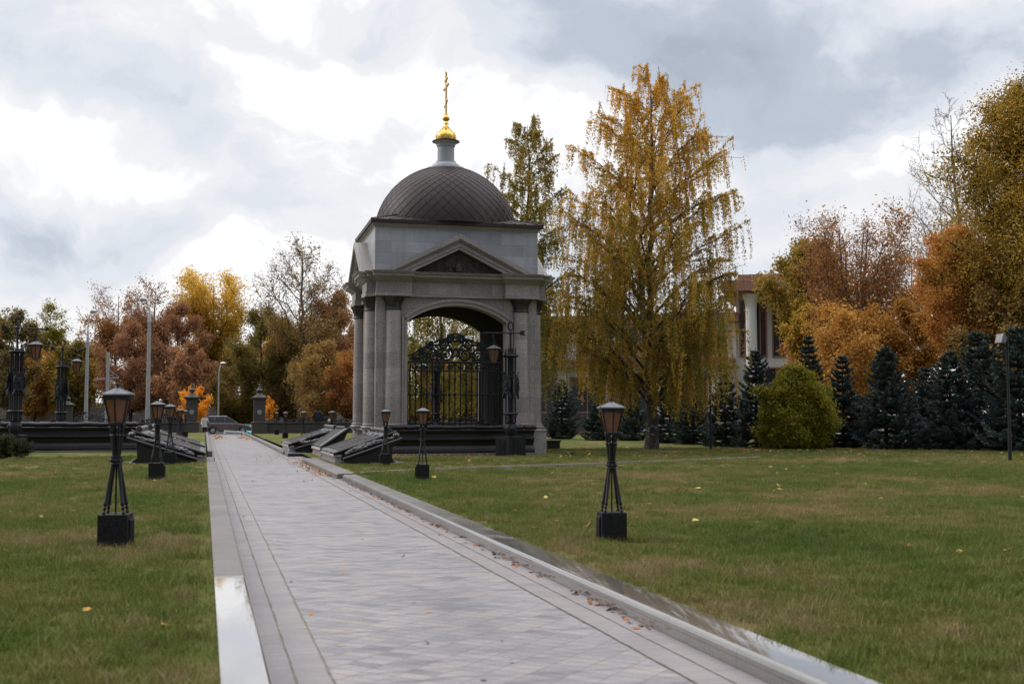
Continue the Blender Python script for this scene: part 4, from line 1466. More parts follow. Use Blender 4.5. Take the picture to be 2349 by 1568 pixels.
def column_lamp(loc, rz, label, group, turn=0.0, shields=((-50, 1), (55, 1), (180, 1))):
    t = thing('column_lamp', label, 'lamp', loc, 0, group)
    R_ = Matrix.Rotation(turn, 4, 'Z')
    bk = MB()
    hw = .43
    bk.box(-hw, hw, -hw, hw, -.05, .76)
    bk.move(R_)
    bk.build('stone_block', M['granite_block'], t, smooth=0, bevel=.012)
    pan = MB()
    for k in range(4):
        Rk = R_ @ Matrix.Rotation(k * PI / 2, 4, 'Z')
        q = MB().box(-.2, .2, -hw - .015, -hw + .002, .08, .68)
        for w in range(5):
            q.tube([(-.16 + .08 * w, -hw - .016, .1), (-.16 + .08 * w, -hw - .016, .66)], .02, 6)
        pan.merge(q.move(Rk))
    pan.build('bronze_plate', M['iron_blue'], t, smooth=30)
    ur = MB().lathe([(.17, .76), (.19, .78), (.17, .80), (.21, .90), (.245, 1.02), (.25, 1.10), (.235, 1.18), (.205, 1.25), (.20, 1.29), (.235, 1.325), (.24, 1.345), (.20, 1.35)], 24)
    ub = ur.build('urn', M['iron_blue'], t, smooth=45)
    em = MB()
    for k in range(3):
        a = rad(-90 + k * 120) + rz
        em.ball((.238 * math.cos(a), .238 * math.sin(a), 1.09), .09, 10, 8, (.6, .6, 1))
    em.build('urn_relief', M['iron_blue'], ub, smooth=60)
    for z in (1.68, 3.99):
        rg = MB().ring((0, 0, z), .25, .055, 32, 10)
        for k in range(40):
            a = k * 2 * PI / 40
            rg.ball((.255 * math.cos(a), .255 * math.sin(a), z), .05, 5, 4, (.9, .9, 1.25))
        rg.build('collar_ring', M['iron_blue'], t, smooth=50)
    for k in range(8):
        a = 2 * PI * k / 8 + .2
        x, y = .205 * math.cos(a), .205 * math.sin(a)
        m = MB().tube([(x, y, 1.34), (x, y, 1.40), (x, y, 1.56), (x, y, 1.6), (x, y, 4.06), (x, y, 4.08), (x, y, 4.11), (x, y, 4.13), (x, y, 4.19), (x, y, 4.24), (x, y, 4.33)],
                      [.028, .032, .042, .030, .030, .040, .040, .014, .026, .022, .003], 8)
        m.build('spear', M['iron_blue'], t, smooth=40)
    MB().lathe([(.09, 1.34), (.09, 4.05), (.10, 4.10), (.045, 4.14), (.04, 4.85), (.075, 4.86), (.085, 4.92), (.075, 4.97), (.05, 5.0), (.05, 5.02)], 14).build('pole', M['iron_blue'], t, smooth=40)
    R2 = Matrix.Rotation(rz, 4, 'Z')
    MB().ring((0, 0, 5.20), .145, .035, 26, 8, 'y', .72, 1.15).move(R2).build('top_ring', M['iron_blue'], t, smooth=50)
    ar = MB().tube([(-1.0, 0, 4.90), (.42, 0, 4.92)], .026, 8)
    ar.prism([(-1.20, 4.895), (-.98, 4.99), (-1.03, 4.90), (-.98, 4.80)], 'y', -.016, .016)
    ar.prism([(.34, 4.92), (.40, 5.0), (.62, 5.03), (.56, 4.92), (.62, 4.81), (.40, 4.84)], 'y', -.016, .016)
    ar.move(R2).build('arrow', M['iron_blue'], t, smooth=30)
    br = MB().tube([(-.20, 0, 4.12)] + [(-.22 - .48 * math.sin(PI / 2 * i / 8), 0, 4.86 - .70 * math.cos(PI / 2 * i / 8) + .0) for i in range(1, 9)], .018, 6)
    hook = [(-.70 + .06 * math.cos(a_), 0, 4.78 + .06 * math.sin(a_)) for a_ in [PI / 2 + i * .5 for i in range(9)]]
    br.tube([(-.70, 0, 4.90)] + hook, .015, 6)
    br.tube([(-.70, 0, 4.72), (-.70, 0, 4.52)], .014, 6)
    br.move(R2).build('bracket', M['iron_blue'], t, smooth=40)
    lp = R2 @ Vector((-.70, 0, 0))
    hm = MB().tube([(0, 0, 4.56), (0, 0, 4.40)], .02, 8).ball((0, 0, 4.47), .04, 8, 6)
    ho = hm.build('hanging_lantern', M['iron_blue'], t, smooth=40)
    ho.location = (lp.x, lp.y, 0)
    lantern_parts(ho, 3.72, .115, .235, .53, .32, .20, True)
    for deg, _ in shields:
        a = rad(deg) - PI / 2          # outward direction
        Rm = Matrix.Rotation(rad(deg), 4, 'Z')
        sh = MB()
        prof = [(0.0001, .045), (.10, .040), (.165, .028), (.185, .040), (.20, .036), (.205, .0), (.19, -.01)]
        n = 28
        vs, fs = [], []
        for r, d in prof:
            for k in range(n):
                q = 2 * PI * k / n
                vs.append((r * math.cos(q) * 1.0, -.27 - d, 2.82 + r * math.sin(q) * 1.75))
        for i in range(len(prof) - 1):
            for k in range(n):
                l = (k + 1) % n
                fs.append((i * n + k, i * n + l, (i + 1) * n + l, (i + 1) * n + k))
        fs.append(tuple((len(prof) - 1) * n + k for k in range(n)))
        sh.add(vs, fs)
        # helmeted profile in low relief
        sh.ball((-.01, -.315, 2.84), .07, 10, 8, (1, .5, 1.25))
        sh.ball((.0, -.315, 2.93), .075, 10, 8, (1.1, .5, .7))
        sh.ball((-.06, -.32, 2.82), .022, 6, 4)
        sh.tube([(.03, -.31, 2.78), (.06, -.31, 2.66), (-.03, -.31, 2.62)], [.05, .06, .04], 8)
        so = sh.move(Rm).build('shield', M['iron_blue'], t, smooth=40)
        for s in (-1, 1):
            sw = MB()
            p0, p1 = Vector((-s * .20, -.255, 2.30)), Vector((s * .20, -.255, 3.34))
            d = (p1 - p0)
            sw.tube([p0, p0 + d * .1, p0 + d * .80], [.035, .05, .03], 6)
            sw.tube([p0 + d * .80, p0 + d], .024, 8)
            sw.ball(p1, .035, 8, 6)
            cr_ = Vector((d.z, 0, -d.x)).normalized() * .10
            sw.tube([p0 + d * .82 - cr_, p0 + d * .82 + cr_], .02, 6)
            sw.move(Rm).build('sword', M['iron_blue'], so, smooth=40)
    return t
GL = 'column lamps made of bundled spears'
column_lamp((11.85, 44.05, ZR), 0.0, 'tall spear bundle lamp in front of the chapel, its lantern hanging to the left', GL, rad(24))
column_lamp((-7.05, 47.7, ZL - .02), PI - rad(6), 'nearer of the two tall spear bundle lamps at the left edge', GL, rad(8), ((28, 1), (-95, 1), (150, 1)))
column_lamp((-6.95, 61.5, ZL - .05), PI - rad(6), 'farther of the two spear bundle lamps at the left, partly behind the other', GL, rad(8), ((-30, 1), (95, 1), (210, 1)))
column_lamp((12.2, 61.0, ZR), 0.0, 'spear bundle lamp seen through the bars of the chapel gate', GL, rad(8), ((-60, 1), (60, 1), (180, 1)))
# ------------------------------------------------------------------ far side: gate pillars, walls with ironwork, road, people, cars
def place(px, D):
    """ground position D metres from the camera, seen px (2348 px wide photograph) from its left edge"""
    lat = (px - 1174) * D / 2609
    return lat * math.cos(PSI) + D * math.sin(PSI), D * math.cos(PSI) - lat * math.sin(PSI)
def height(py, D):
    return CAM_Z + (949 - py) * D / 2609

M['granite_brown'] = granite('brown_granite', (.052, .043, .040), rough=.5, fleck=25, var=.4)
M['emblem'] = simple('pale_green_bronze', (.22, .27, .27), .5, .2, .3, 12)
def gate_pillar(x, y, label, group, emblem=True, sc=1.0):
    t = thing('gate_pillar', label, 'pillar', (x, y, 0), 0, group)
    b = MB().box(-.62, .62, -.62, .62, -.05, 1.02)
    b.frus((-.66, .66, -.66, .66, 1.022), (-.66, .66, -.66, .66, 1.10))
    b.frus((-.62, .62, -.62, .62, 1.102), (-.48, .48, -.48, .48, 1.16))
    b.build('pillar_base', M['granite_brown'], t, smooth=0, bevel=.015)
    s = MB().box(-.47, .47, -.47, .47, 1.16, 2.62).box(-.50, .50, -.50, .50, 2.62, 2.70).box(-.47, .47, -.47, .47, 2.70, 3.0)
    for k in range(4):
        q = MB()
        for xx in (-.30, -.12, .12, .30):
            q.box(xx - .07, xx + .07, -.485, -.472, 1.30, 2.50)
        s.merge(q.move(Matrix.Rotation(k * PI / 2, 4, 'Z')))
    s.build('shaft', M['granite_brown'], t, smooth=0, bevel=.008)
    c = MB().frus((-.49, .49, -.49, .49, 3.0), (-.60, .60, -.60, .60, 3.10)).frus((-.66, .66, -.66, .66, 3.102), (-.71, .71, -.71, .71, 3.16)).box(-.71, .71, -.71, .71, 3.162, 3.25)
    c.frus((-.6, .6, -.6, .6, 3.252), (-.42, .42, -.42, .42, 3.36)).frus((-.36, .36, -.36, .36, 3.362), (-.26, .26, -.26, .26, 3.52))
    c.build('cap', M['granite_brown'], t, smooth=0, bevel=.01)
    MB().lathe([(.24, 3.52), (.20, 3.56), (.12, 3.62), (.14, 3.66), (.26, 3.76), (.28, 3.82), (.25, 3.90), (.15, 3.98), (.10, 4.04), (.13, 4.07), (.10, 4.12), (.085, 4.20), (.11, 4.27), (.08, 4.34), (.02, 4.40)], 20).build('urn', M['granite_brown'], t, smooth=45)
    if emblem:
        e = MB().lathe([(.20, 0), (.20, .03), (.17, .04), (.15, .028), (.14, .028)], 24)
        for q in range(8):
            a = q * PI / 4
            e.tube([(0, 0, .03), (.13 * math.cos(a), .13 * math.sin(a), .03)], [.025, .012], 5)
        e.ball((0, 0, .035), .05, 8, 6, (1, 1, .5))
        e.move(Matrix.Translation((0, -.49, 1.96)) @ Matrix.Rotation(PI / 2, 4, 'X')).build('emblem', M['emblem'], t, smooth=40)
    t.scale = (sc, sc, sc)
    return t
GP = 'pillars of the street gate'
gate_pillar(-.98, 100.5, 'left street gate pillar of brown granite with an urn and round emblem', GP)
gate_pillar(4.62, 100.5, 'right street gate pillar of brown granite with an urn and round emblem', GP)
gate_pillar(-10.9, 100.9, 'lower granite pier in the far wall, behind the left column lamps', GP, False, .80)

def fence_wall(x0, x1, label, crests, seed, medal=None):
    t = thing('boundary_wall', label, 'wall', ((x0 + x1) / 2, 101, 0))
    hx, cx = (x1 - x0) / 2, (x0 + x1) / 2
    b = MB().box(-hx, hx, -.25, .25, -.1, .94)
    b.frus((-hx, hx, -.27, .27, .942), (-hx, hx, -.33, .33, .99)).box(-hx, hx, -.33, .33, .992, 1.07)
    b.build('wall_body', M['granite_dark2'], t, smooth=0, bevel=.012)
    g = random.Random(seed)
    m = MB()
    m.tube([(-hx, 0, 1.12), (hx, 0, 1.12)], .03, 6)
    for c0, span, hh in crests:
        for s in (-1, 1):
            n = 16
            m.tube([(c0 - cx + s * span * i / n, 0, 1.16 + hh * (1 - (i / n)) ** 1.3 + .05 * math.sin(i * 1.1)) for i in range(n + 1)], .035, 6)
            for q in range(5):
                f = (q + .35) / 5
                r = max(.10, hh * .48 * (1 - f) + .06)
                sp = spiral((s * 0, 0), r, 1.6, q * 1.3, s)
                m.tube([(c0 - cx + s * span * f + p[0], 0, 1.13 + r + p[2]) for p in sp], [.032 * (1 - .5 * i / len(sp)) for i in range(len(sp))], 5)
                for k in range(3):
                    m.ball((c0 - cx + s * span * f + r * math.cos(k * 2.1 + q), 0, 1.13 + r + r * math.sin(k * 2.1 + q)), .06, 6, 4, (1.4, .5, .8))
    n = int((x1 - x0) / .55)
    for i in range(n):
        x = -hx + (i + .5) * .55
        m.tube([(x - .12, 0, 1.12), (x - .05, 0, 1.22), (x, 0, 1.34 + g.uniform(-.05, .06))], [.03, .045, .01], 5)
        m.tube([(x + .12, 0, 1.12), (x + .2, 0, 1.20), (x + .14, 0, 1.25)], [.025, .035, .01], 5)
    if medal is not None:
        md = MB().lathe([(.46, 0), (.46, .06), (.40, .10), (.36, .05), (.2, .08), (.01, .10)], 24)
        md.move(Matrix.Translation((medal - cx, -.05, 1.55)) @ Matrix.Rotation(PI / 2, 4, 'X'))
        for s in (-1, 1):
            md.ball((medal - cx + s * .22, -.08, 1.98), .12, 8, 6, (1.3, .6, .7))
        md.build('medallion', M['iron_blue'], t, smooth=40)
    m.build('ironwork', M['iron_blue'], t, smooth=45)
    return t
M['granite_dark2'] = granite('far_dark_granite', (.042, .036, .034), rough=.5, fleck=25, var=.4)
fence_wall(-24, -11.5, 'far dark wall with scroll ironwork at the left edge', [(-17.5, 2.6, .75)], 3)
fence_wall(-10.3, -1.62, 'far dark wall with scroll ironwork left of the gate pillars', [(-9.6, 2.8, .8), (-3.2, 2.0, .6)], 4)
fence_wall(5.27, 40, 'far dark wall with scroll ironwork and medallion right of the gate pillars', [(9.6, 3.0, .45), (16, 2.6, .5), (24, 2.6, .5)], 5, 9.65)

# slatted grey fence across the road
t = thing('slatted_fence', 'long grey slatted fence across the road behind the left wall', 'fence', (-20, 140, 0))
fb = MB()
for k in range(13):
    fb.box(-60, 60, -.02, .02, .15 + k * .19, .30 + k * .19)
fb.build('slats', simple('grey_slats', (.20, .19, .185), .7, 0, .15, 1), t)
po_ = MB()
for i in range(41):
    x = -60 + 3 * i
    po_.box(x - .05, x + .05, .02, .1, 0, 2.7)
po_.build('posts', M['grey_metal'], t)

# ------------------------------------------------------------------ street poles
def concrete_pole(px, D, ytop, label, r=.17, lamp=None, cross=False, taper_y=None):
    x, y = place(px, D)
    t = thing('street_pole', label, 'pole', (x, y, -.3), 0, 'poles along the road')
    zc = height(taper_y or ytop, D)
    MB().tube([(0, 0, 0), (0, 0, zc)], [r * 1.15, r * .82], 12).ring((0, 0, zc * .62), r, .02, 12, 5).build('mast', M['concrete'], t, smooth=40)
    if lamp:
        zt = height(ytop, D)
        m = MB().tube([(0, 0, zc - .1), (0, 0, zc + .9), (0, 0, zc + 1.3), (lamp * .1, 0, zt - 1.0), (lamp * .35, 0, zt - .3), (lamp * .75, 0, zt)], [r * .95, r * .55, .05, .045, .04, .04], 8)
        m.build('arm', M['grey_metal'], t, smooth=40)
        MB().ball((lamp * .95, 0, zt), .26, 12, 8, (1.15, .8, .75)).box(lamp * .95 - .2, lamp * .95 + .2, -.12, .12, zt - .2, zt - .05).build('lamp_head', M['grey_metal'], t, smooth=40)
    if cross:
        m = MB().tube([(-.95, 0, zc - 2.55), (.95, .2, zc - 2.35)], .05, 6).tube([(0, -.1, zc - 1.55), (.95, .2, zc - 2.3)], .035, 6).tube([(0, -.1, zc - 2.45), (.7, .3, zc - 3.2)], .03, 6)
        for xx in (-.9, 0.9):
            m.lathe([(.05, 0), (.06, .05), (.04, .1), (.05, .14), (.02, .2)], 8, (xx, .1, zc - 2.5))
        m.build('cross_arm', M['concrete'], t, smooth=30)
    return t
concrete_pole(199, 108, 706, 'pale concrete street lamp pole, leftmost of the three tall poles', lamp=.45, taper_y=776)
concrete_pole(247, 106, 800, 'shorter concrete utility pole with a bent cross arm', cross=True)
concrete_pole(340, 98, 678, 'tallest concrete street lamp pole, its lamp head leaning left', lamp=-.6, taper_y=727)
x_, y_ = place(502, 116)
t = thing('street_lamp', 'slim grey steel street lamp behind the brown car', 'lamp', (x_, y_, -.1), 0)
MB().tube([(0, 0, 0), (0, 0, 1.2), (0, 0, 6.0), (.08, 0, 6.6), (.25, 0, 6.95)], [.13, .11, .08, .07, .06], 10).build('mast', M['grey_metal'], t, smooth=40)
MB().ball((.42, 0, 7.03), .26, 12, 8, (1.3, .8, .7)).build('lamp_head', M['chrome'], t, smooth=40)

# ------------------------------------------------------------------ cars
def car(loc, rz, label, paint, L=4.4, H=1.58, W=1.75, estate=True, rails=False, group='cars on the road'):
    t = thing('parked_car', label, 'car', loc, rz, group)
    h = H / 1.58
    l = L / 4.4
    low = [(-2.18, .34), (-2.20, .70), (-2.12, .98), (-1.2, 1.0), (.75, .98), (1.55, .88), (2.02, .74), (2.18, .58), (2.18, .32), (2.0, .24)]
    def arch(cx):
        return [(cx + .40 * math.cos(a_), .30 + .40 * math.sin(a_)) for a_ in [PI * i / 8 for i in range(9)]]
    poly = low + [(x, z) for x, z in arch(1.36)] + [(.9, .24), (-.9, .24)] + [(x, z) for x, z in arch(-1.32)] + [(-1.9, .26)]
    poly = [(x * l, z * h) for x, z in poly]
    MB().prism(poly, 'y', -W / 2, W / 2).build('body', paint, t, smooth=25, bevel=.07)
    rear = -2.05 if estate else -1.75
    belt = [(rear, .96), (.95, .96)]
    top0, top1 = (rear + .28 if estate else rear + .75), .05
    g = MB()
    a, b = W / 2 - .06, W / 2 - .24
    g.add([(rear * l, -a, .97 * h), (.98 * l, -a, .95 * h), (.98 * l, a, .95 * h), (rear * l, a, .97 * h),
           (top0 * l, -b, 1.52 * h), (top1 * l, -b, 1.52 * h), (top1 * l, b, 1.52 * h), (top0 * l, b, 1.52 * h)],
          [(0, 3, 2, 1), (4, 5, 6, 7), (0, 1, 5, 4), (1, 2, 6, 5), (2, 3, 7, 6), (3, 0, 4, 7)])
    g.build('windows', M['glass_dark'], t, smooth=0)
    r = MB().box((top0 - .03) * l, (top1 + .04) * l, -b - .02, b + .02, 1.515 * h, 1.58 * h)
    for s in (-1, 1):
        r.tube([(.98 * l, s * (a + .005), .95 * h), (top1 * l, s * (b + .01), 1.53 * h)], .04, 6)
        r.tube([(rear * l, s * (a + .005), .97 * h), (top0 * l, s * (b + .01), 1.53 * h)], .07, 6)
        for xx in (-.25, -1.15):
            r.tube([(xx * l, s * (a + .005), .97 * h), (xx * l, s * (b + .012), 1.53 * h)], .035, 6)
    ro = r.build('roof', paint, t, smooth=30, bevel=.02)
    if rails:
        q = MB()
        for s in (-1, 1):
            q.tube([((top0 + .1) * l, s * b * .92, 1.62 * h), ((top1 - .1) * l, s * b * .92, 1.63 * h)], .025, 6)
        q.build('roof_rail', M['grey_metal'], ro)
    for cx in (1.36, -1.32):
        for s in (-1, 1):
            Mx = Matrix.Translation((cx * l, s * (W / 2 - .12), .32 * h)) @ Matrix.Rotation(PI / 2, 4, 'X')
            w = MB().lathe([(.20, -.1), (.30, -.11), (.325, -.07), (.325, .07), (.30, .11), (.20, .1)], 22).move(Mx).build('wheel', M['tyre'], t, smooth=40)
            rim = MB().lathe([(.03, -.115), (.06, -.12), (.07, -.10), (.19, -.105), (.205, -.09), (.205, .09), (.19, .105), (.07, .10), (.06, .12), (.03, .115)], 18).move(Mx).build('rim', M['chrome'], w, smooth=30)
    for s in (-1, 1):
        MB().ball((2.06 * l, s * (W / 2 - .28), .68 * h), .16, 10, 8, (.7, 1.2, .6)).build('headlight', M['chrome'], t, smooth=50)
        MB().ball((.72 * l, s * (W / 2 + .08), 1.02 * h), .1, 8, 6, (.7, .8, .65)).build('wing_mirror', paint, t, smooth=50)
        MB().ball((-2.14 * l, s * (W / 2 - .18), .85 * h), .12, 8, 6, (.5, .8, 1.2)).build('tail_light', M['tail'], t, smooth=50)
    MB().box(2.17 * l, 2.20 * l, -.26, .26, .40 * h, .50 * h).build('number_plate', M['plate'], t)
    return t
def paint(name, c, rough=.3, metal=.2):
    return simple(name, c, rough, metal, .12, 1.0)
M['tail'] = simple('tail_light_red', (.30, .02, .02), .2, 0, .1, 3)
M['plate'] = simple('number_plate_yellow', (.55, .40, .12), .5, 0, .1, 3)
car((2.15, 109.6, -.03), 0, 'dark brown estate car with roof rails stopped beyond the gate', paint('brown_car_paint', (.125, .092, .083), .3, .2), rails=True)
car((4.35, 113.6, -.62), rad(-62), 'small turquoise car behind the nose of the brown car', paint('turquoise_car_paint', (.03, .50, .44), .3, .1), 3.7, 1.42, 1.6, False)
car((place(128, 109)[0], 113, -.42), 0, 'white car behind the ironwork at the left', paint('white_car_paint', (.70, .71, .74), .3, .0), 4.2, 1.5)
car((place(1268, 108)[0], 104.0 + 3.5, .05), rad(12), 'silver white car glimpsed between chapel and spruces', paint('silver_car_paint', (.60, .61, .64), .3, .2), 4.2, 1.45)
car((place(1985, 78)[0], place(1985, 78)[1], .1), rad(-15), 'white car glimpsed low between the spruces on the right', paint('pearl_car_paint', (.75, .76, .80), .3, .0), 4.3, 1.5, group='cars on the road')
br_ = MB().box(-.9, .9, -.06, .06, .18, .30).box(-.9, -.75, -.08, .08, 0, .18).box(.75, .9, -.08, .08, 0, .18)
o = br_.build('barrier', simple('white_barrier_paint', (.72, .68, .64), .6, 0, .1, 4), bevel=.01)
o.location = (2.62, 104.0, 0.0)
o.rotation_euler = (0, rad(4), rad(-14))
tag(o, 'low white barrier beam lying at the end of the path', 'barrier')

# ------------------------------------------------------------------ people
def skin_mesh(name, chains, mat, parent, sub=1):
    """chains of (x,y,z,r); chains starting with an existing point join there"""
    import bmesh
    me = bpy.data.meshes.new(name)
    bm = bmesh.new()
    ly = bm.verts.layers.skin.verify()
    known = {}
    first = True
    for ch in chains:
        prev = None
        for (x, y, z, r) in ch:
            k = (round(x, 3), round(y, 3), round(z, 3))
            v = known.get(k)
            if v is None:
                v = bm.verts.new((x, y, z))
                v[ly].radius = (r, r)
                known[k] = v
                if first:
                    v[ly].use_root = True
                    first = False
            if prev is not None:
                bm.edges.new((prev, v))
            prev = v
    bm.to_mesh(me)
    bm.free()
    me.materials.append(mat)
    o = bpy.data.objects.new(name, me)
    C.objects.link(o)
    if parent:
        o.parent = parent
    sk = o.modifiers.new('skin', 'SKIN')
    sk.use_smooth_shade = True
    sb = o.modifiers.new('sub', 'SUBSURF')
    sb.levels = sb.render_levels = sub
    return o
M['skin'] = simple('skin', (.45, .27, .20), .6, 0, .1, 8)
M['hair'] = simple('dark_hair', (.02, .016, .014), .6, 0, .3, 20)
M['cream'] = simple('cream_wool', (.50, .47, .42), .85, 0, .12, 9)
M['trouser'] = simple('black_cloth', (.014, .013, .014), .85, 0, .2, 9)
def person(loc, rz, label, coat, legs, hood=None, bag=False):
    t = thing('person', label, 'person', loc, rz)
    hands = []
    body = [[(0, 0, .92, .12), (0, 0, 1.12, .115), (0, .01, 1.30, .125), (0, .01, 1.40, .07), (0, -.005, 1.47, .052), (0, -.01, 1.55, .085), (0, -.01, 1.60, .082), (0, 0, 1.655, .05)]]
    for s, sw in ((-1, .10), (1, -.12)):
        body.append([(0, 0, .92, .12), (s * .09, 0, .86, .09), (s * .10, -sw * .7, .48, .06), (s * .10, sw * 1.0 + .04, .09, .042), (s * .11, sw * 1.0 - .08, .04, .04)])
        body.append([(0, .01, 1.30, .125), (s * .17, .01, 1.36, .06), (s * .25, sw * .5, 1.10, .045), (s * .27, -sw * 1.2 - .06, .88, .034), (s * .27, -sw * 1.2 - .09, .80, .036)])
    skin_mesh('body', body, M['skin'], t, 2)
    # fingers
    fg = MB()
    for s, sw in ((-1, .10), (1, -.12)):
        hx, hy, hz = s * .27, -sw * 1.2 - .09, .80
        for k in range(4):
            fg.tube([(hx, hy - .03 + .02 * k, hz - .02), (hx - s * .008, hy - .03 + .02 * k, hz - .06), (hx - s * .022, hy - .028 + .02 * k, hz - .085 + .008 * abs(k - 1))], [.010, .009, .007], 6)
        fg.tube([(hx, hy - .03, hz + .0), (hx - s * .012, hy - .06, hz - .03), (hx - s * .018, hy - .065, hz - .055)], [.011, .010, .008], 6)
    fg.build('fingers', M['skin'], t)
    face = MB().ball((0, -.10, 1.565), .018, 8, 6, (.8, 1.2, 1.3)).ball((0, -.085, 1.53), .02, 8, 6, (1.4, .6, .4))
    for s in (-1, 1):
        face.ball((s * .032, -.085, 1.59), .012, 8, 6)
        face.ball((s * .083, 0, 1.575), .022, 8, 6, (.4, .8, 1.2))
    face.build('face', M['skin'], t)
    # coat: flared body and two sleeves
    ct = MB()
    secs = [(.66, .245, .19), (.80, .225, .165), (1.0, .195, .145), (1.2, .205, .15), (1.33, .20, .13), (1.41, .12, .09), (1.45, .07, .065)]
    n = 20
    vs, fs = [], []
    for z, a, b in secs:
        for k in range(n):
            q = 2 * PI * k / n
            f = 1 + (.05 * math.sin(5 * q) if z < 1 else 0)
            vs.append((a * f * math.cos(q), b * f * math.sin(q) + .005, z))
    for i in range(len(secs) - 1):
        for k in range(n):
            l = (k + 1) % n
            fs.append((i * n + k, i * n + l, (i + 1) * n + l, (i + 1) * n + k))
    fs.append(tuple(range(n - 1, -1, -1)))
    ct.add(vs, fs)
    for s, sw in ((-1, .10), (1, -.12)):
        ct.tube([(s * .12, .01, 1.36), (s * .19, .01, 1.345), (s * .25, sw * .4, 1.12), (s * .272, -sw * 1.1 - .04, .90), (s * .272, -sw * 1.2 - .07, .85)], [.085, .085, .072, .062, .06], 12)
    ct.build('coat', coat, t, smooth=60)
    tr = MB()
    for s, sw in ((-1, .10), (1, -.12)):
        tr.tube([(s * .09, 0, .86), (s * .10, -sw * .7, .48), (s * .10, sw * 1.0 + .04, .12)], [.115, .085, .072], 12)
    tr.build('trousers', legs, t, smooth=60)
    sh = MB()
    for s, sw in ((-1, .10), (1, -.12)):
        sh.ball((s * .105, sw * 1.0 - .02, .045), .055, 10, 6, (.8, 1.9, .8))
    sh.build('shoes', M['hair'], t, smooth=60)
    if hood:
        MB().ball((0, .02, 1.57), .125, 12, 10, (.9, .95, 1.1)).build('hood', hood, t, smooth=60)
    else:
        MB().ball((0, .022, 1.60), .10, 12, 10, (.98, 1.0, .95)).ball((0, .05, 1.56), .085, 10, 8, (1.05, .8, 1.1)).build('hair', M['hair'], t, smooth=60)
    return t
wx, wy = 0.10, 103.6
person((wx, wy, 0.004), rad(10), 'person in a cream jacket and dark trousers walking by the gate with a shoulder bag', M['cream'], M['trouser'])
bg = MB().box(.16, .22, -.16, .08, .82, 1.02)
bg.tube([(.19, -.10, 1.0), (.10, -.165, 1.2), (-.10, -.13, 1.42), (-.12, .05, 1.44), (.05, .165, 1.2), (.19, .04, 1.0)], .012, 6)
o = bg.build('shoulder_bag', M['trouser'], bevel=.02)
o.location, o.rotation_euler = (wx + .09, wy - .02, .006), (0, 0, rad(10))
tag(o, 'dark bag hanging across the cream jacket', 'bag')
px_, py_ = place(763, 105.5)
person((px_, py_ + 1.5, -.03), rad(150), 'person in a pale hooded coat behind the far right wall', M['cream'], M['trouser'], M['cream'])

# ------------------------------------------------------------------ building behind the birch
bx_, by_ = place(1724, 104)
bld = thing('office_building', 'pale stone office building with terracotta eaves and tall columns behind the trees', 'building', (bx_, by_, 0), math.atan2(.50, -.866))
M['cream_stone'] = simple('cream_cladding', (.58, .54, .51), .7, 0, .08, .4)
M['terracotta'] = simple('terracotta_band', (.27, .125, .095), .7, 0, .15, .7)
w = MB().box(1.5, 25, -14, -2.2, 0, 10.4).box(-8, 1.5, -14, -2.4, 0, 12.9)
w.box(2.2, 21, -2.2, -.6, 0, 6.2)
for x in (3.4, 8.2, 13, 17.8):
    w.box(x - .4, x + .4, -.6, -.1, 0, 6.2)
w.build('wall', M['cream_stone'], bld, smooth=0)
rb = MB().box(1.2, 25.4, -14, -1.5, 10.4, 11.3).box(-8.5, 2.6, -14.2, 1.0, 13.0, 14.0).box(-8.2, 2.2, -14, .6, 12.75, 13.0).box(-7, 1.2, -12, -.8, 14.0, 14.7)
rb.box(1.8, 21.6, -2.2, .4, 6.2, 7.0).box(1.6, 21.8, -2.2, .6, 6.72, 7.0)
rb.build('roof', M['terracotta'], bld, smooth=0, bevel=.03)
for x in (0, -5.6):
    MB().lathe([(.62, 0), (.62, .4), (.52, .5), (.50, 11.2), (.52, 11.8), (.62, 12.3), (.82, 12.75)], 20, (x, -.2, 0)).build('column', M['cream_stone'], bld, smooth=40)
for (x0, x1, z0, z1, y) in [(-1.2, -.2, 7.2, 12.3, -2.38), (-3.0, -1.9, 7.2, 12.3, -2.38), (-6.9, -5.8, 7.2, 12.3, -2.38), (.35, 1.1, 7.2, 12.3, -2.38), (-3, -1.2, 1, 6, -2.38), (-7, -4.2, 1, 6, -2.38)] + \
        [(4.2 + 4.8 * k, 7.4 + 4.8 * k, 1.0, 5.2, -.58) for k in range(4)] + [(3.5 + 3.6 * k, 5.6 + 3.6 * k, 7.6, 9.9, -2.18) for k in range(6)]:
    f = MB().box(x0 - .14, x1 + .14, y, y + .10, z0 - .14, z0).box(x0 - .14, x1 + .14, y, y + .10, z1, z1 + .14).box(x0 - .14, x0, y, y + .1, z0, z1).box(x1, x1 + .14, y, y + .1, z0, z1)
    f.box((x0 + x1) / 2 - .05, (x0 + x1) / 2 + .05, y, y + .08, z0, z1)
    fo = f.build('window', M['terracotta'], bld, smooth=0)
    MB().box(x0, x1, y + .005, y + .035, z0, z1).build('pane', M['glass_dark'], fo, smooth=0)
# red roofed house glimpsed through the gate
hx_, hy_ = place(1070, 128)
hs = thing('small_house', 'small pale house with a red roof seen through the gate bars', 'house', (hx_, hy_, 0), rad(20))
MB().box(-5, 5, -3, 3, 0, 2.1).build('wall', M['cream_stone'], hs, smooth=0)
MB().prism([(-3.6, 2.1), (0, 3.6), (3.6, 2.1)], 'x', -5.5, 5.5).build('roof', simple('red_roof', (.40, .13, .11), .7, 0, .15, 1), hs, smooth=0)
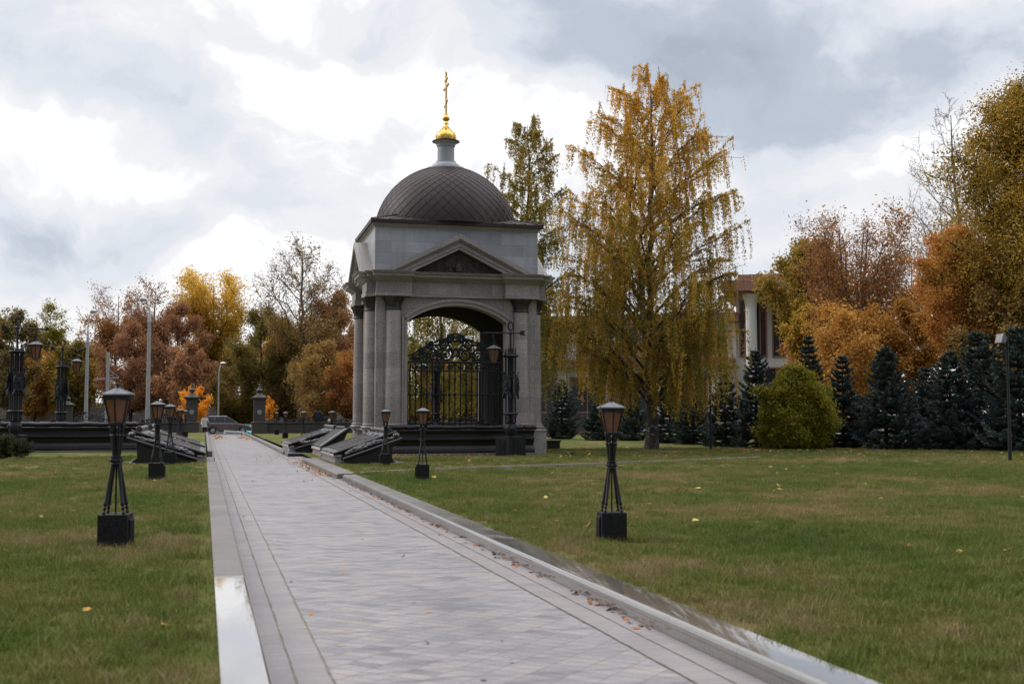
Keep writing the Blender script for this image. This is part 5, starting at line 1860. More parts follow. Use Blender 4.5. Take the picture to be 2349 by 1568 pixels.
# brown mesh fence between chapel and spruces
t = thing('mesh_fence', 'brown lattice fence between the chapel and the first spruce', 'fence', (*place(1250, 92), 0), rad(-12))
mf = MB()
for i in range(60):
    x = -6 + .2 * i
    mf.tube([(x, 0, .4), (x + 1.3, 0, 1.9)], .02, 4)
    mf.tube([(x + 1.3, 0, .4), (x, 0, 1.9)], .02, 4)
mf.build('lattice', simple('brown_fence_paint', (.13, .075, .06), .7, 0, .2, 3), t)
MB().box(-6.2, 7.6, -.03, .03, 1.9, 1.98).box(-6.2, 7.6, -.03, .03, .3, .4).box(-6.2, 7.6, .06, .1, 0, .3).build('fence_rail', M['terracotta'], t)

# ------------------------------------------------------------------ floodlight poles
def floodlight(px, D, ytop, side, label, turn):
    x, y = place(px, D)
    t = thing('floodlight', label, 'floodlight', (x, y, ZR), turn, 'floodlights on the right lawn')
    zt = height(ytop, D) - ZR
    MB().tube([(0, 0, -.1), (0, 0, 1.05), (0, 0, 1.12), (0, 0, zt)], [.065, .065, .048, .042], 12).build('mast', M['black_paint'], t, smooth=30)
    h = MB().frus((-.24, .24, -.06, .10, 0), (-.16, .16, -.02, .06, 0))
    hd = MB().add([(-.20, -.15, -.20), (.20, -.15, -.20), (.20, -.15, .16), (-.20, -.15, .16), (-.10, .10, -.12), (.10, .10, -.12), (.10, .10, .08), (-.10, .10, .08)],
                  [(0, 1, 2, 3), (7, 6, 5, 4), (0, 4, 5, 1), (1, 5, 6, 2), (2, 6, 7, 3), (3, 7, 4, 0)])
    Mh = Matrix.Translation((side * .17, 0, zt - .18)) @ Matrix.Rotation(rad(90) * side, 4, 'Z') @ Matrix.Rotation(rad(-16), 4, 'X')
    ho = hd.move(Mh).build('lamp_head', M['floodgrey'], t, smooth=0, bevel=.015)
    MB().box(-.175, .175, -.162, -.152, -.175, .135).move(Mh).build('lens', M['lens'], ho, smooth=0)
    MB().tube([(0, 0, zt - .2), (side * .10, 0, zt - .2)], .025, 8).build('bracket', M['black_paint'], t)
    return t
M['floodgrey'] = simple('floodlight_casing', (.10, .105, .115), .5, .2, .2, 6)
M['lens'] = simple('floodlight_lens', (.55, .58, .62), .12, .6, .2, 9)
floodlight(1628, 53.3, 852, -1, 'dark floodlight post in front of the spruces right of the birch', rad(45))
floodlight(2311, 40.6, 766, -1, 'tall black floodlight post at the right edge, its lamp facing left', 0)
# ------------------------------------------------------------------ trees
def tubes(lines, sides=5):
    """many tapered tubes in one go: lines = [(pts (k,3), radii (k,))]"""
    V, Fq = [], []
    o = 0
    for pts_, rr in lines:
        pts_ = np.asarray(pts_, float)
        k = len(pts_)
        t = np.gradient(pts_, axis=0)
        t /= np.linalg.norm(t, axis=1, keepdims=True) + 1e-9
        ref = np.array([0, 0, 1.0]) if abs(t[0][2]) < .8 else np.array([1.0, 0, 0])
        n_ = np.cross(t, ref)
        n_ /= np.linalg.norm(n_, axis=1, keepdims=True) + 1e-9
        b = np.cross(t, n_)
        sd = sides if max(rr) > .03 else 3
        a = 2 * PI * np.arange(sd) / sd
        ring_ = (np.cos(a)[None, :, None] * n_[:, None] + np.sin(a)[None, :, None] * b[:, None]) * np.asarray(rr)[:, None, None] + pts_[:, None]
        V.append(ring_.reshape(-1, 3))
        i, j = np.meshgrid(np.arange(k - 1), np.arange(sd), indexing='ij')
        l = (j + 1) % sd
        Fq.append(np.stack([i * sd + j, i * sd + l, (i + 1) * sd + l, (i + 1) * sd + j], -1).reshape(-1, 4) + o)
        o += k * sd
    return np.concatenate(V), np.concatenate(Fq)

def leaves(c, size, g, hang=0.0, aspect=.62):
    """diamond leaves (bent along the midrib) at the points c"""
    n = len(c)
    a = g.normal(size=(n, 3))
    a[:, 2] = a[:, 2] * .8 - hang
    a /= np.linalg.norm(a, axis=1, keepdims=True)
    b = np.cross(a, g.normal(size=(n, 3)))
    b /= np.linalg.norm(b, axis=1, keepdims=True) + 1e-9
    s = (size * g.uniform(.6, 1.35, n))[:, None]
    V = np.stack([c - a * s, c + b * s * aspect - a * s * .1, c + a * s, c - b * s * aspect - a * s * .1], 1).reshape(-1, 3)
    return V, np.arange(n * 4).reshape(n, 4)

def bend(p0, p1, k, g, lift=.0, wob=.04):
    """k+1 points from p0 to p1, rising first (lift) with a little wander"""
    f = np.linspace(0, 1, k + 1)[:, None]
    p0, p1 = np.asarray(p0, float), np.asarray(p1, float)
    L = np.linalg.norm(p1 - p0)
    pts_ = p0 + (p1 - p0) * f
    pts_[:, 2] += lift * L * np.sin(PI * f[:, 0])
    w = g.normal(0, wob * L, (k + 1, 3)) * np.sin(PI * f)
    return pts_ + w

PROF = {
    'round': lambda t: np.sin(PI * np.clip(t * .92 + .06, 0, 1)) ** .6,
    'oval': lambda t: np.sin(PI * np.clip(t * .88 + .08, 0, 1) ** .85) ** .75,
    'fan': lambda t: np.clip(.30 + .85 * t, 0, 1) * np.sqrt(np.clip(1 - ((t - .62) / .42).clip(0) ** 2, .02, 1)),
    'pole': lambda t: (.55 + .45 * np.sin(PI * t)) * np.clip((1 - t) * 3, .15, 1),
    'bush': lambda t: np.sqrt(np.clip(1 - (t * .98) ** 2.6, .02, 1)) * (.86 + .14 * np.sin(PI * t)),
}
def crown_tree(name, loc, H, R, base, seed, mat, bark, label, cat='tree', group=None, n_leaf=12000, leaf=.13, prof='round', nl=16, nb=7, nt=6,
               trunk_r=.22, up=.9, bare_top=0.0, lean=(0, 0), tone=(.5, .35), stems=1, fill=1.0, twig_r=None, zcol=0.0, shell=.05):
    g = np.random.default_rng(seed)
    n_leaf = int(n_leaf * (1.9 if bare_top == 0 else 1.45))
    t = thing(name, label, cat, (loc[0], loc[1], loc[2] if len(loc) > 2 else 0), 0, group)
    P = PROF[prof]
    twig_r = twig_r or max(.012, .0016 * H)
    lines, twigs = [], []
    hub = base * .85
    for s in range(stems):
        ang = 2 * PI * s / max(stems, 1) + g.uniform(0, 1)
        off = R * .28 * (stems > 1)
        top = np.array([lean[0] + off * math.cos(ang), lean[1] + off * math.sin(ang), H * .93])
        tr = bend((0.12 * (stems > 1) * math.cos(ang), .12 * (stems > 1) * math.sin(ang), -.15), top, 9, g, 0, .012)
        rr = trunk_r * (1 - np.linspace(0, 1, 10) * .93) ** .9
        if stems == 1:
            rr[0] *= 1.35
        lines.append((tr, rr))
        nls = max(3, nl // stems)
        for i in range(nls):
            te = (i + g.uniform(.1, .9)) / nls
            az = i * 2.399 + g.uniform(-.5, .5) + ang
            rad_ = R * P(np.array([te]))[0] * g.uniform(.72, 1.06)
            ze = base + te * (H - base) * .97
            zs = max(hub * g.uniform(.8, 1.1), ze - rad_ * up * g.uniform(.8, 1.3))
            k = np.clip(zs / (H * .93), 0, .95)
            p0 = np.array([np.interp(k, np.linspace(0, 1, 10), tr[:, q]) for q in range(3)])
            c0 = np.array([top[0], top[1]]) * k
            p1 = np.array([c0[0] + rad_ * math.cos(az), c0[1] + rad_ * math.sin(az), ze])
            L0 = np.linalg.norm(p1 - p0)
            lb = bend(p0, p1, 5, g, -.10 if up > .8 else .05, .05)
            r0 = trunk_r * (1 - k * .85) * .45
            lines.append((lb, r0 * np.linspace(1, .16, 6)))
            for j in range(nb):
                f = .25 + .75 * (j + g.uniform(0, 1)) / nb
                q0 = np.array([np.interp(f, np.linspace(0, 1, 6), lb[:, q]) for q in range(3)])
                d = g.normal(size=3)
                d[2] = abs(d[2]) * .6 + .35 * up
                out = np.array([math.cos(az), math.sin(az), .2])
                d = d / np.linalg.norm(d) + out * .55
                d /= np.linalg.norm(d)
                q1 = q0 + d * max(R * .16, L0 * .30) * g.uniform(.6, 1.2)
                q1[2] = min(q1[2], H)
                bb = bend(q0, q1, 3, g, .02, .06)
                lines.append((bb, max(.012, r0 * .32) * np.linspace(1, .35, 4)))
                for m in range(nt):
                    f2 = .2 + .8 * (m + g.uniform(0, 1)) / nt
                    s0 = np.array([np.interp(f2, np.linspace(0, 1, 4), bb[:, q]) for q in range(3)])
                    d2 = g.normal(size=3)
                    d2 = d2 / np.linalg.norm(d2) + d * .6 + np.array([0, 0, .25 * up])
                    d2 /= np.linalg.norm(d2)
                    s1 = s0 + d2 * max(R * .07, L0 * .12) * g.uniform(.6, 1.3)
                    lines.append((bend(s0, s1, 2, g, 0, .05), twig_r * np.array([1, .7, .35])))
                    twigs.append((s0, s1))
    V, Fq = tubes(lines, 6)
    np_mesh('trunk', V, Fq, bark, t, smooth=True)
    if n_leaf:
        tw = np.array(twigs)
        n_t = len(tw)
        # some twigs are bare, most of them where the tree is already thin
        keepw = .25 + g.uniform(size=n_t)
        if bare_top:
            rel = (tw[:, 1, 2] - base) / (H - base)
            keepw *= np.where(rel > 1 - bare_top, .10 + .25 * g.uniform(size=n_t) * np.clip(1 - (rel - (1 - bare_top)) / bare_top, 0, 1), 1)
        keepw *= g.uniform(size=n_t) < fill
        pid = g.choice(n_t, n_leaf, p=keepw / keepw.sum())
        f = g.uniform(.1, 1.15, n_leaf)[:, None]
        spread = min(max(R * .09, leaf * 1.6), .42)
        c = tw[pid, 0] * (1 - f) + tw[pid, 1] * f + g.normal(0, spread, (n_leaf, 3))
        ns = int(n_leaf * shell * (bare_top == 0) * (fill == 1.0))
        if ns:      # leaves on fine outer twigs, thick in some places and missing in others
            uu, az_ = g.uniform(.02, 1, ns), g.uniform(0, 2 * PI, ns)
            lump = 1 + .13 * np.sin(3 * az_ + seed + 5 * uu) + .11 * np.sin(7 * az_ + 11 * uu + seed)
            rr_ = R * P(uu) * lump * (1 - .38 * g.uniform(size=ns) ** 1.6)
            kx = np.clip((base + uu * (H - base)) / H, 0, 1)
            c[:ns] = np.stack([lean[0] * kx + rr_ * np.cos(az_), lean[1] * kx + rr_ * np.sin(az_), base + uu * (H - base)], 1) + g.normal(0, leaf, (ns, 3))
        c[:, 2] = np.maximum(c[:, 2], .05)
        clumpn = g.normal(0, 1, n_t)
        rnd = tone[0] + tone[1] * (.55 * clumpn[pid] * .6 + .45 * g.normal(0, .8, n_leaf))
        rnd += zcol * ((c[:, 2] - base) / (H - base) - .5)
        LV, LF = leaves(c, leaf, g, .2)
        np_mesh('crown', LV, LF, mat, t, rnd=np.clip(rnd, 0, 1))
    return t

def weeping_birch(loc, H, R, base, seed, mat, label, n_leaf=70000, leaf=.042, nl=26, trunk_r=.24, tone=(.5, .3), group=None, strand=2.2, env=None, fork=True):
    g = np.random.default_rng(seed)
    t = thing('birch_tree', label, 'tree', loc, 0, group)
    lines, strands = [], []
    tops = [(np.array([.15, .1, H * .97]), trunk_r, 0)]
    trunk = bend((0, 0, -.2), tops[0][0], 12, g, 0, .008)
    rr = trunk_r * (1 - np.linspace(0, 1, 13) * .95) ** .85
    rr[0] *= 1.45
    rr[1] *= 1.05
    lines.append((trunk, rr))
    stems = [trunk]
    if fork:
        f0 = np.array([np.interp(.16, np.linspace(0, 1, 13), trunk[:, q]) for q in range(3)])
        st2 = bend(f0, (-R * .26, .4, H * .80), 10, g, .03, .012)
        lines.append((st2, trunk_r * .72 * (1 - np.linspace(0, 1, 11) * .95) ** .8))
        stems.append(st2)
    env = env or (lambda u: np.interp(u, [0, .12, .25, .40, .55, .70, .82, .92, 1.0], [.80, .98, 1.0, .96, .90, .80, .68, .50, .12]))
    for i in range(nl):
        u = (i + g.uniform(0, 1)) / nl
        az = i * 2.399 + g.uniform(-.4, .4)
        st = stems[i % len(stems)] if u < .75 else stems[0]
        re = R * env(u) * g.uniform(.72, 1.05)
        ze = base + u * (H - base)
        zs = max(base * .55, ze - re * g.uniform(.55, 1.0) - .4)
        k = np.clip((zs - st[0][2]) / (st[-1][2] - st[0][2]), 0.02, .97)
        kk = np.linspace(0, 1, len(st))
        p0 = np.array([np.interp(k, kk, st[:, q]) for q in range(3)])
        p1 = np.array([re * math.cos(az), re * math.sin(az), ze])
        lb = bend(p0, p1, 8, g, .10, .018)
        r0 = trunk_r * (1 - k * .85) * .36
        lines.append((lb, r0 * np.linspace(1, .14, 9)))
        L0 = np.linalg.norm(p1 - p0)
        nb = int(8 + L0 * 3.2)
        for j in range(nb):
            f = .18 + .84 * (j + g.uniform(0, 1)) / nb
            f = min(f, 1)
            q0 = np.array([np.interp(f, np.linspace(0, 1, 9), lb[:, q]) for q in range(3)])
            a2 = az + g.normal(0, 1.0)
            ln = L0 * .22 * g.uniform(.5, 1.2) + .25
            q1 = q0 + np.array([math.cos(a2) * ln, math.sin(a2) * ln, ln * g.uniform(.1, .7)])
            bb = bend(q0, q1, 3, g, .08, .03)
            lines.append((bb, .016 * np.linspace(1, .5, 4)))
            strands.append(np.stack([np.interp(np.linspace(.1, 1.05, 6), np.linspace(0, 1, 4), bb[:, q]) for q in range(3)], 1))
            for m in range(4):
                f2 = .25 + .75 * (m + g.uniform(0, 1)) / 4
                s0 = np.array([np.interp(min(f2, 1), np.linspace(0, 1, 4), bb[:, q]) for q in range(3)])
                low = np.clip(1 - u, 0, 1)
                ls = strand * g.uniform(.35, 1.15) * (.45 + .75 * low)
                ls = min(ls, s0[2] - 1.0 - g.uniform(0, 1.3))
                if ls < .25:
                    continue
                dx, dy = math.cos(a2) * ls * .16 + g.normal(0, .07), math.sin(a2) * ls * .16 + g.normal(0, .07)
                s = np.linspace(0, 1, 6)
                pts_ = np.stack([s0[0] + dx * np.sqrt(s), s0[1] + dy * np.sqrt(s), s0[2] + .12 * np.sin(PI * np.clip(s * 2.5, 0, 1)) - ls * s ** 1.4], 1)
                lines.append((pts_, .0045 * np.linspace(1, .5, 6)))
                strands.append(pts_)
    V, Fq = tubes(lines, 7)
    np_mesh('trunk', V, Fq, M['bark_birch'], t, smooth=True)
    S = np.array(strands)
    n_s = len(S)
    w = (np.linalg.norm(S[:, 0] - S[:, -1], axis=1) + .2) * g.uniform(.1, 1.3, n_s) * (g.uniform(size=n_s) < .74)
    pid = g.choice(n_s, n_leaf, p=w / w.sum())
    f = g.uniform(.0, 1.0, n_leaf) * 4.999
    i0 = f.astype(int)
    fr = (f - i0)[:, None]
    c = S[pid, i0] * (1 - fr) + S[pid, i0 + 1] * fr + g.normal(0, .045, (n_leaf, 3))
    cl = g.normal(0, 1, n_s)
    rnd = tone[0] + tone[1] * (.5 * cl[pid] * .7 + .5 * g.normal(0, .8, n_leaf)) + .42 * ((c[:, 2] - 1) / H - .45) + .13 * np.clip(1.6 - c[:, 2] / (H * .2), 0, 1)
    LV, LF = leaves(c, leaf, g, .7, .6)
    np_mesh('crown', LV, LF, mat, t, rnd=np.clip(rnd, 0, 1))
    return t

def spruce(loc, H, R, seed, label, group):
    g = np.random.default_rng(seed)
    t = thing('spruce_tree', label, 'tree', loc, 0, group)
    lines = [(bend((0, 0, -.1), (0, 0, H), 6, g, 0, .004), .10 * (H / 5) * np.linspace(1.2, .1, 7))]
    c_, a_, l_, r_ = [], [], [], []
    z = .10
    while z < H * .97:
        u = z / H
        nb = int(11 - 4 * u)
        L = R * (1 - u) ** .82 * (1.0 if u > .06 else .85) + .10
        az0 = g.uniform(0, 6.28)
        for k in range(nb):
            az = az0 + 2 * PI * k / nb + g.normal(0, .18)
            Lk = L * g.uniform(.5, 1.2)
            pitch = -.10 + .45 * u + g.normal(0, .09)
            s = np.linspace(0, 1, 6)
            rr_ = Lk * s
            zz = z + Lk * (pitch * s + .20 * s ** 2.2 - .10 * np.sin(PI * s))
            pts_ = np.stack([np.cos(az) * rr_, np.sin(az) * rr_, zz], 1)
            lines.append((pts_, .018 * np.linspace(1, .25, 6)))
            n = int(30 + Lk * 190)
            f = g.uniform(.05, 1.0, n) ** .75
            px = np.stack([np.interp(f, s, pts_[:, q]) for q in range(3)], 1)
            side = np.array([-math.sin(az), math.cos(az), 0])
            out = np.array([math.cos(az), math.sin(az), .0])
            wd = (1 - f) * Lk * .42 + .05
            off = g.uniform(-1, 1, n) * wd
            px = px + side * off[:, None] - out * np.abs(off)[:, None] * -.35
            px[:, 2] += -np.abs(off) * .12 + g.normal(0, .025, n)
            d = out * .8 + side * (np.sign(off) * .8)[:, None] + np.stack([g.normal(0, .3, n), g.normal(0, .3, n), g.normal(.22, .3, n)], 1)
            c_.append(px)
            a_.append(d / np.linalg.norm(d, axis=1, keepdims=True))
            l_.append(g.uniform(.05, .12, n) * (.7 + .3 * H / 5))
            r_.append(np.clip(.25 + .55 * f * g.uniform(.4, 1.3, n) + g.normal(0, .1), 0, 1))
        z += g.uniform(.17, .30) * (H / 5) ** .5
    V, Fq = tubes(lines, 5)
    np_mesh('trunk', V, Fq, M['bark'], t, smooth=True)
    c, a, l, r = np.concatenate(c_), np.concatenate(a_), np.concatenate(l_)[:, None], np.concatenate(r_)
    n = len(c)
    b = np.cross(a, g.normal(size=(n, 3)))
    b /= np.linalg.norm(b, axis=1, keepdims=True) + 1e-9
    V = np.stack([c - a * l * .5, c + b * l * .26, c + a * l, c - b * l * .26], 1).reshape(-1, 3)
    V[:, 2] = np.maximum(V[:, 2], .02)
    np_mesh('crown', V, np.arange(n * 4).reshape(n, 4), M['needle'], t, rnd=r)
    return t

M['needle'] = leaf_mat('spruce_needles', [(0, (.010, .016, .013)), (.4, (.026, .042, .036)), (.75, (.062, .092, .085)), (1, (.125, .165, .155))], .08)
LM = {
    'goldolive': leaf_mat('gold_olive_leaves', [(0, (0.078, 0.070, 0.019)), (.35, (0.218, 0.164, 0.031)), (.65, (0.406, 0.265, 0.041)), (1, (0.655, 0.374, 0.062))], .42),
    'birch': leaf_mat('birch_leaves', [(0, (0.087, 0.112, 0.023)), (.25, (0.188, 0.188, 0.033)), (.5, (0.445, 0.299, 0.050)), (.75, (0.695, 0.397, 0.072)), (1, (0.850, 0.480, 0.119))], .42),
    'birch_green': leaf_mat('greener_birch_leaves', [(0, (0.073, 0.096, 0.024)), (.35, (0.153, 0.160, 0.032)), (.65, (0.291, 0.226, 0.040)), (1, (0.553, 0.364, 0.073))], .38),
    'gold': leaf_mat('golden_leaves', [(0, (0.194, 0.121, 0.019)), (.4, (0.438, 0.276, 0.036)), (.75, (0.648, 0.421, 0.056)), (1, (0.810, 0.551, 0.097))], .45),
    'rust': leaf_mat('rust_leaves', [(0, (0.109, 0.059, 0.038)), (.4, (0.262, 0.133, 0.074)), (.75, (0.422, 0.220, 0.113)), (1, (0.589, 0.320, 0.141))], .36),
    'red': leaf_mat('dusky_red_leaves', [(0, (.13, .062, .030)), (.5, (.32, .150, .055)), (.85, (.46, .235, .075)), (1, (.58, .36, .09))], .38),
    'orange': leaf_mat('orange_leaves', [(0, (0.180, 0.073, 0.029)), (.4, (0.408, 0.180, 0.055)), (.75, (0.607, 0.304, 0.087)), (1, (0.767, 0.464, 0.133))], .45),
    'amber': leaf_mat('amber_leaves', [(0, (0.198, 0.101, 0.033)), (.4, (0.442, 0.235, 0.064)), (.75, (0.643, 0.382, 0.095)), (1, (0.803, 0.542, 0.157))], .45),
    'maple': leaf_mat('bright_maple_leaves', [(0, (0.425, 0.146, 0.018)), (.5, (0.753, 0.316, 0.031)), (1, (0.765, 0.510, 0.073))], .5),
    'olive': leaf_mat('olive_leaves', [(0, (0.066, 0.074, 0.024)), (.4, (0.162, 0.144, 0.036)), (.75, (0.300, 0.222, 0.050)), (1, (0.504, 0.312, 0.066))], .36),
    'green': leaf_mat('dark_green_leaves', [(0, (0.019, 0.032, 0.013)), (.5, (0.052, 0.071, 0.023)), (.85, (0.106, 0.114, 0.032)), (1, (0.211, 0.162, 0.032))], .34),
    'ygreen': leaf_mat('yellow_green_leaves', [(0, (0.078, 0.092, 0.016)), (.4, (0.184, 0.177, 0.022)), (.75, (0.338, 0.277, 0.030)), (1, (0.523, 0.386, 0.047))], .42),
    'bush': leaf_mat('bush_leaves', [(0, (0.052, 0.063, 0.009)), (.4, (0.132, 0.136, 0.014)), (.75, (0.253, 0.224, 0.021)), (1, (0.391, 0.310, 0.034))], .40),
    'browngreen': leaf_mat('turning_leaves', [(0, (0.085, 0.077, 0.035)), (.35, (0.204, 0.158, 0.053)), (.65, (0.342, 0.221, 0.073)), (1, (0.580, 0.329, 0.106))], .38),
}
GT = 'trees across the road'
GRT = 'autumn trees beyond the spruces'
def tree(px, ytop, D, rpx, ybase, mat, seed, label, group, bark='bark', z0=0.0, **kw):
    x, y = place(px, D)
    H = height(ytop, D) - z0
    base = max(.4, height(ybase, D) - z0)
    nm = kw.pop('name', 'broadleaf_tree')
    if D > 100:
        kw['leaf'], kw['n_leaf'] = kw.get('leaf', .13) * .74, int(kw.get('n_leaf', 12000) * 1.55)
    return crown_tree(nm, (x, y, z0), H, rpx * D / 2609, base, seed, LM[mat], M[bark], label, group=group, **kw)

# the two birches by the chapel, and the weeping crown seen through its arch
weeping_birch((*place(1492, 53.6), ZR), 18.0, 4.2, 3.6, 21, LM['birch'], 'large golden weeping birch standing on the right lawn', 270000, .044, 60, .27, (.48, .32), None, 1.9)
weeping_birch((*place(1205, 66), ZR), 19.2, 2.7, 5.0, 22, LM['birch_green'], 'slender greener birch rising just behind the chapel', 80000, .055, 40, .2, (.52, .32), None, 1.9,
              lambda u: np.interp(u, [0, .2, .45, .7, .85, 1], [.95, 1, .85, .75, .5, .12]), False)
weeping_birch((*place(1010, 78), ZR), 13.0, 3.6, 3.2, 23, LM['birch_green'], 'weeping birch seen through the chapel arch', 40000, .07, 24, .2, (.55, .35), None, 2.6, None, False)

# left background, far to near
K = dict(n_leaf=11000, leaf=.15, trunk_r=.22)
tree(20, 705, 108, 62, 925, 'browngreen', 31, 'grey green tree at the left edge behind the column lamps', GT, tone=(.35, .3), **K)
tree(113, 686, 132, 50, 800, 'ygreen', 32, 'thin half bare tree with upright twigs between the two column lamps', GT, 'bark_grey', bare_top=.62, prof='pole', tone=(.55, .3), n_leaf=4500, leaf=.14, trunk_r=.2, nl=18)
tree(168, 782, 126, 62, 935, 'goldolive', 33, 'low olive yellow tree behind the leftmost concrete pole', GT, tone=(.35, .35), **K)
tree(82, 800, 128, 55, 940, 'amber', 34, 'amber tree low between the column lamps', GT, tone=(.35, .35), **K)
tree(218, 705, 142, 55, 850, 'red', 35, 'bare crowned tree with a few red leaves between two concrete poles', GT, 'bark_grey', bare_top=.6, prof='fan', n_leaf=4200, leaf=.14, trunk_r=.22)
tree(268, 652, 138, 80, 800, 'red', 36, 'tall reddish tree with spreading bare top, left of the tallest pole', GT, 'bark_grey', bare_top=.55, prof='fan', n_leaf=7000, leaf=.14, trunk_r=.3, nl=18)
tree(352, 640, 132, 85, 790, 'rust', 37, 'tall rust brown tree with a bare top behind the tallest pole', GT, 'bark_grey', bare_top=.6, prof='fan', n_leaf=7000, nb=8, leaf=.14, trunk_r=.3, nl=18, tone=(.55, .3))
tree(300, 745, 122, 75, 930, 'rust', 38, 'dense rust tree behind the shorter utility pole', GT, prof='oval', n_leaf=9000, leaf=.14, trunk_r=.25)
tree(405, 690, 124, 70, 920, 'rust', 39, 'dense rust tree right of the tallest pole', GT, prof='oval', n_leaf=9000, leaf=.14, trunk_r=.25, tone=(.5, .3))
tree(487, 630, 138, 102, 800, 'gold', 40, 'broad golden crowned tree over the left gate pillar', GT, prof='fan', n_leaf=15000, leaf=.15, trunk_r=.5, nl=20, up=1.2, tone=(.5, .3), zcol=.5)
tree(430, 790, 118, 60, 940, 'rust', 41, 'brown tree behind the left gate pillar', GT, n_leaf=9000, leaf=.14, tone=(.6, .3))
tree(556, 800, 126, 80, 962, 'olive', 42, 'drooping olive tree between the gate pillars', GT, n_leaf=11000, leaf=.14, trunk_r=.4, tone=(.68, .3))
tree(600, 705, 121, 70, 880, 'olive', 43, 'dark olive green tree over the right gate pillar', GT, n_leaf=9000, leaf=.14, tone=(.5, .3))
tree(690, 548, 119, 100, 800, 'browngreen', 44, 'tallest half bare tree left of the chapel with a dark straight trunk', GT, 'bark_grey', bare_top=.72, prof='oval', n_leaf=11000, leaf=.13, trunk_r=.42, nl=34, twig_r=.03, nb=8, nt=7, up=1.1, tone=(.5, .35))
tree(655, 770, 123, 85, 950, 'browngreen', 45, 'turning green and orange tree right of the right gate pillar', GT, n_leaf=13000, leaf=.14, tone=(.45, .35))
tree(770, 672, 122, 85, 900, 'rust', 46, 'rust orange tree next to the chapel columns', GT, prof='oval', n_leaf=14000, leaf=.14, tone=(.65, .3))
tree(735, 790, 114, 75, 955, 'browngreen', 47, 'low orange green tree above the medallion on the far wall', GT, n_leaf=12000, leaf=.13, tone=(.62, .35))
tree(815, 800, 112, 60, 955, 'orange', 48, 'orange tree half hidden behind the chapel columns', GT, n_leaf=9000, leaf=.13, tone=(.35, .35))
tree(446, 884, 109, 42, 958, 'maple', 49, 'small bright orange maple glowing behind the left gate pillar', GT, n_leaf=1500, leaf=.12, trunk_r=.08, nl=9, nb=5, nt=4, shell=0)
tree(618, 910, 110, 16, 955, 'maple', 50, 'little orange maple peeping out beside the right gate pillar', GT, n_leaf=240, leaf=.11, trunk_r=.06, nl=7, nb=4, nt=4, shell=0)
tree(960, 800, 112, 80, 965, 'orange', 51, 'orange tree seen through the left bars of the gate', GT, n_leaf=11000, leaf=.13, tone=(.3, .35))
tree(1062, 815, 118, 75, 965, 'browngreen', 52, 'brown green tree seen through the right bars of the gate', GT, n_leaf=11000, leaf=.13, tone=(.45, .35))
tree(1245, 830, 112, 45, 965, 'rust', 53, 'brown thicket tree between chapel and spruces', GT, n_leaf=7000, leaf=.13, tone=(.5, .35))
proto = None
for i, (px, ytop, D, rpx, mat) in enumerate([(40, 830, 165, 75, 'rust'), (210, 800, 165, 75, 'browngreen'), (340, 800, 165, 85, 'rust'), (470, 800, 168, 85, 'browngreen'), (560, 770, 165, 80, 'rust'), (700, 740, 160, 85, 'orange'), (800, 740, 158, 75, 'rust'), (125, 815, 165, 75, 'gold'), (640, 730, 170, 80, 'gold')]):
    lab = ['distant rust coloured tree at the far left', 'distant turning tree behind the leftmost concrete pole', 'distant rust tree behind the tallest pole', 'distant turning tree behind the golden crown',
           'distant rust tree above the brown car', 'distant orange tree behind the tall half bare tree', 'distant rust tree touching the chapel', 'distant golden tree between the column lamps', 'distant golden tree above the right gate pillar'][i]
    tree(px, ytop, D, rpx, 965, mat, 60 + i, lab, GT, n_leaf=8000, leaf=.19, tone=(.45, .35), prof='bush', nl=16)

# right background
tree(1862, 548, 88, 98, 760, 'goldolive', 71, 'yellow green tree over the roof of the office building', GRT, n_leaf=20000, leaf=.12, trunk_r=.3, nl=20, tone=(.45, .35), prof='oval')
tree(1852, 700, 78, 50, 860, 'goldolive', 72, 'thin olive tree in front of the office building columns', GRT, n_leaf=6500, leaf=.10, trunk_r=.14, nl=14, tone=(.6, .3))
tree(1965, 492, 74, 150, 800, 'red', 73, 'dusky red tree with many steep visible limbs behind the bush', GRT, 'bark_grey', prof='fan', n_leaf=24000, leaf=.070, trunk_r=.24, nl=36, nb=8, nt=7, up=1.5, bare_top=.0, fill=.8, stems=4, tone=(.5, .35))
tree(1955, 700, 69, 130, 930, 'amber', 74, 'amber tree low behind the spruces and the bush', GRT, n_leaf=26000, leaf=.080, trunk_r=.2, nl=20, tone=(.45, .35), fill=.8)
tree(2085, 690, 70, 85, 935, 'amber', 75, 'amber yellow tree behind the widest gap of the spruces', GRT, n_leaf=22000, leaf=.080, trunk_r=.2, nl=18, tone=(.35, .35))
tree(2095, 560, 82, 75, 760, 'red', 76, 'sparse brown tree right of the dusky red one', GRT, 'bark_grey', prof='fan', n_leaf=3800, leaf=.10, trunk_r=.2, nl=18, up=1.4, bare_top=.5, tone=(.4, .35))
tree(2195, 200, 84, 105, 640, 'red', 77, 'tall bare tree with fine twigs at the right', GRT, 'bark_grey', prof='oval', n_leaf=0, trunk_r=.3, nl=26, nb=9, nt=7, up=1.3, twig_r=.014)
tree(2165, 430, 88, 65, 700, 'red', 78, 'smaller bare tree left of the tall bare one', GRT, 'bark_grey', prof='oval', n_leaf=700, leaf=.10, trunk_r=.2, nl=22, nb=8, nt=6, up=1.3, twig_r=.013, bare_top=.5)
tree(2205, 520, 64, 100, 800, 'orange', 79, 'flaming orange tree left of the huge olive tree', GRT, n_leaf=36000, leaf=.068, trunk_r=.25, nl=22, tone=(.58, .3), prof='oval')
tree(2375, 185, 63, 205, 770, 'goldolive', 80, 'huge olive green tree filling the right edge', GRT, n_leaf=105000, leaf=.068, trunk_r=.45, nl=44, nb=9, nt=7, tone=(.52, .38), prof='oval')
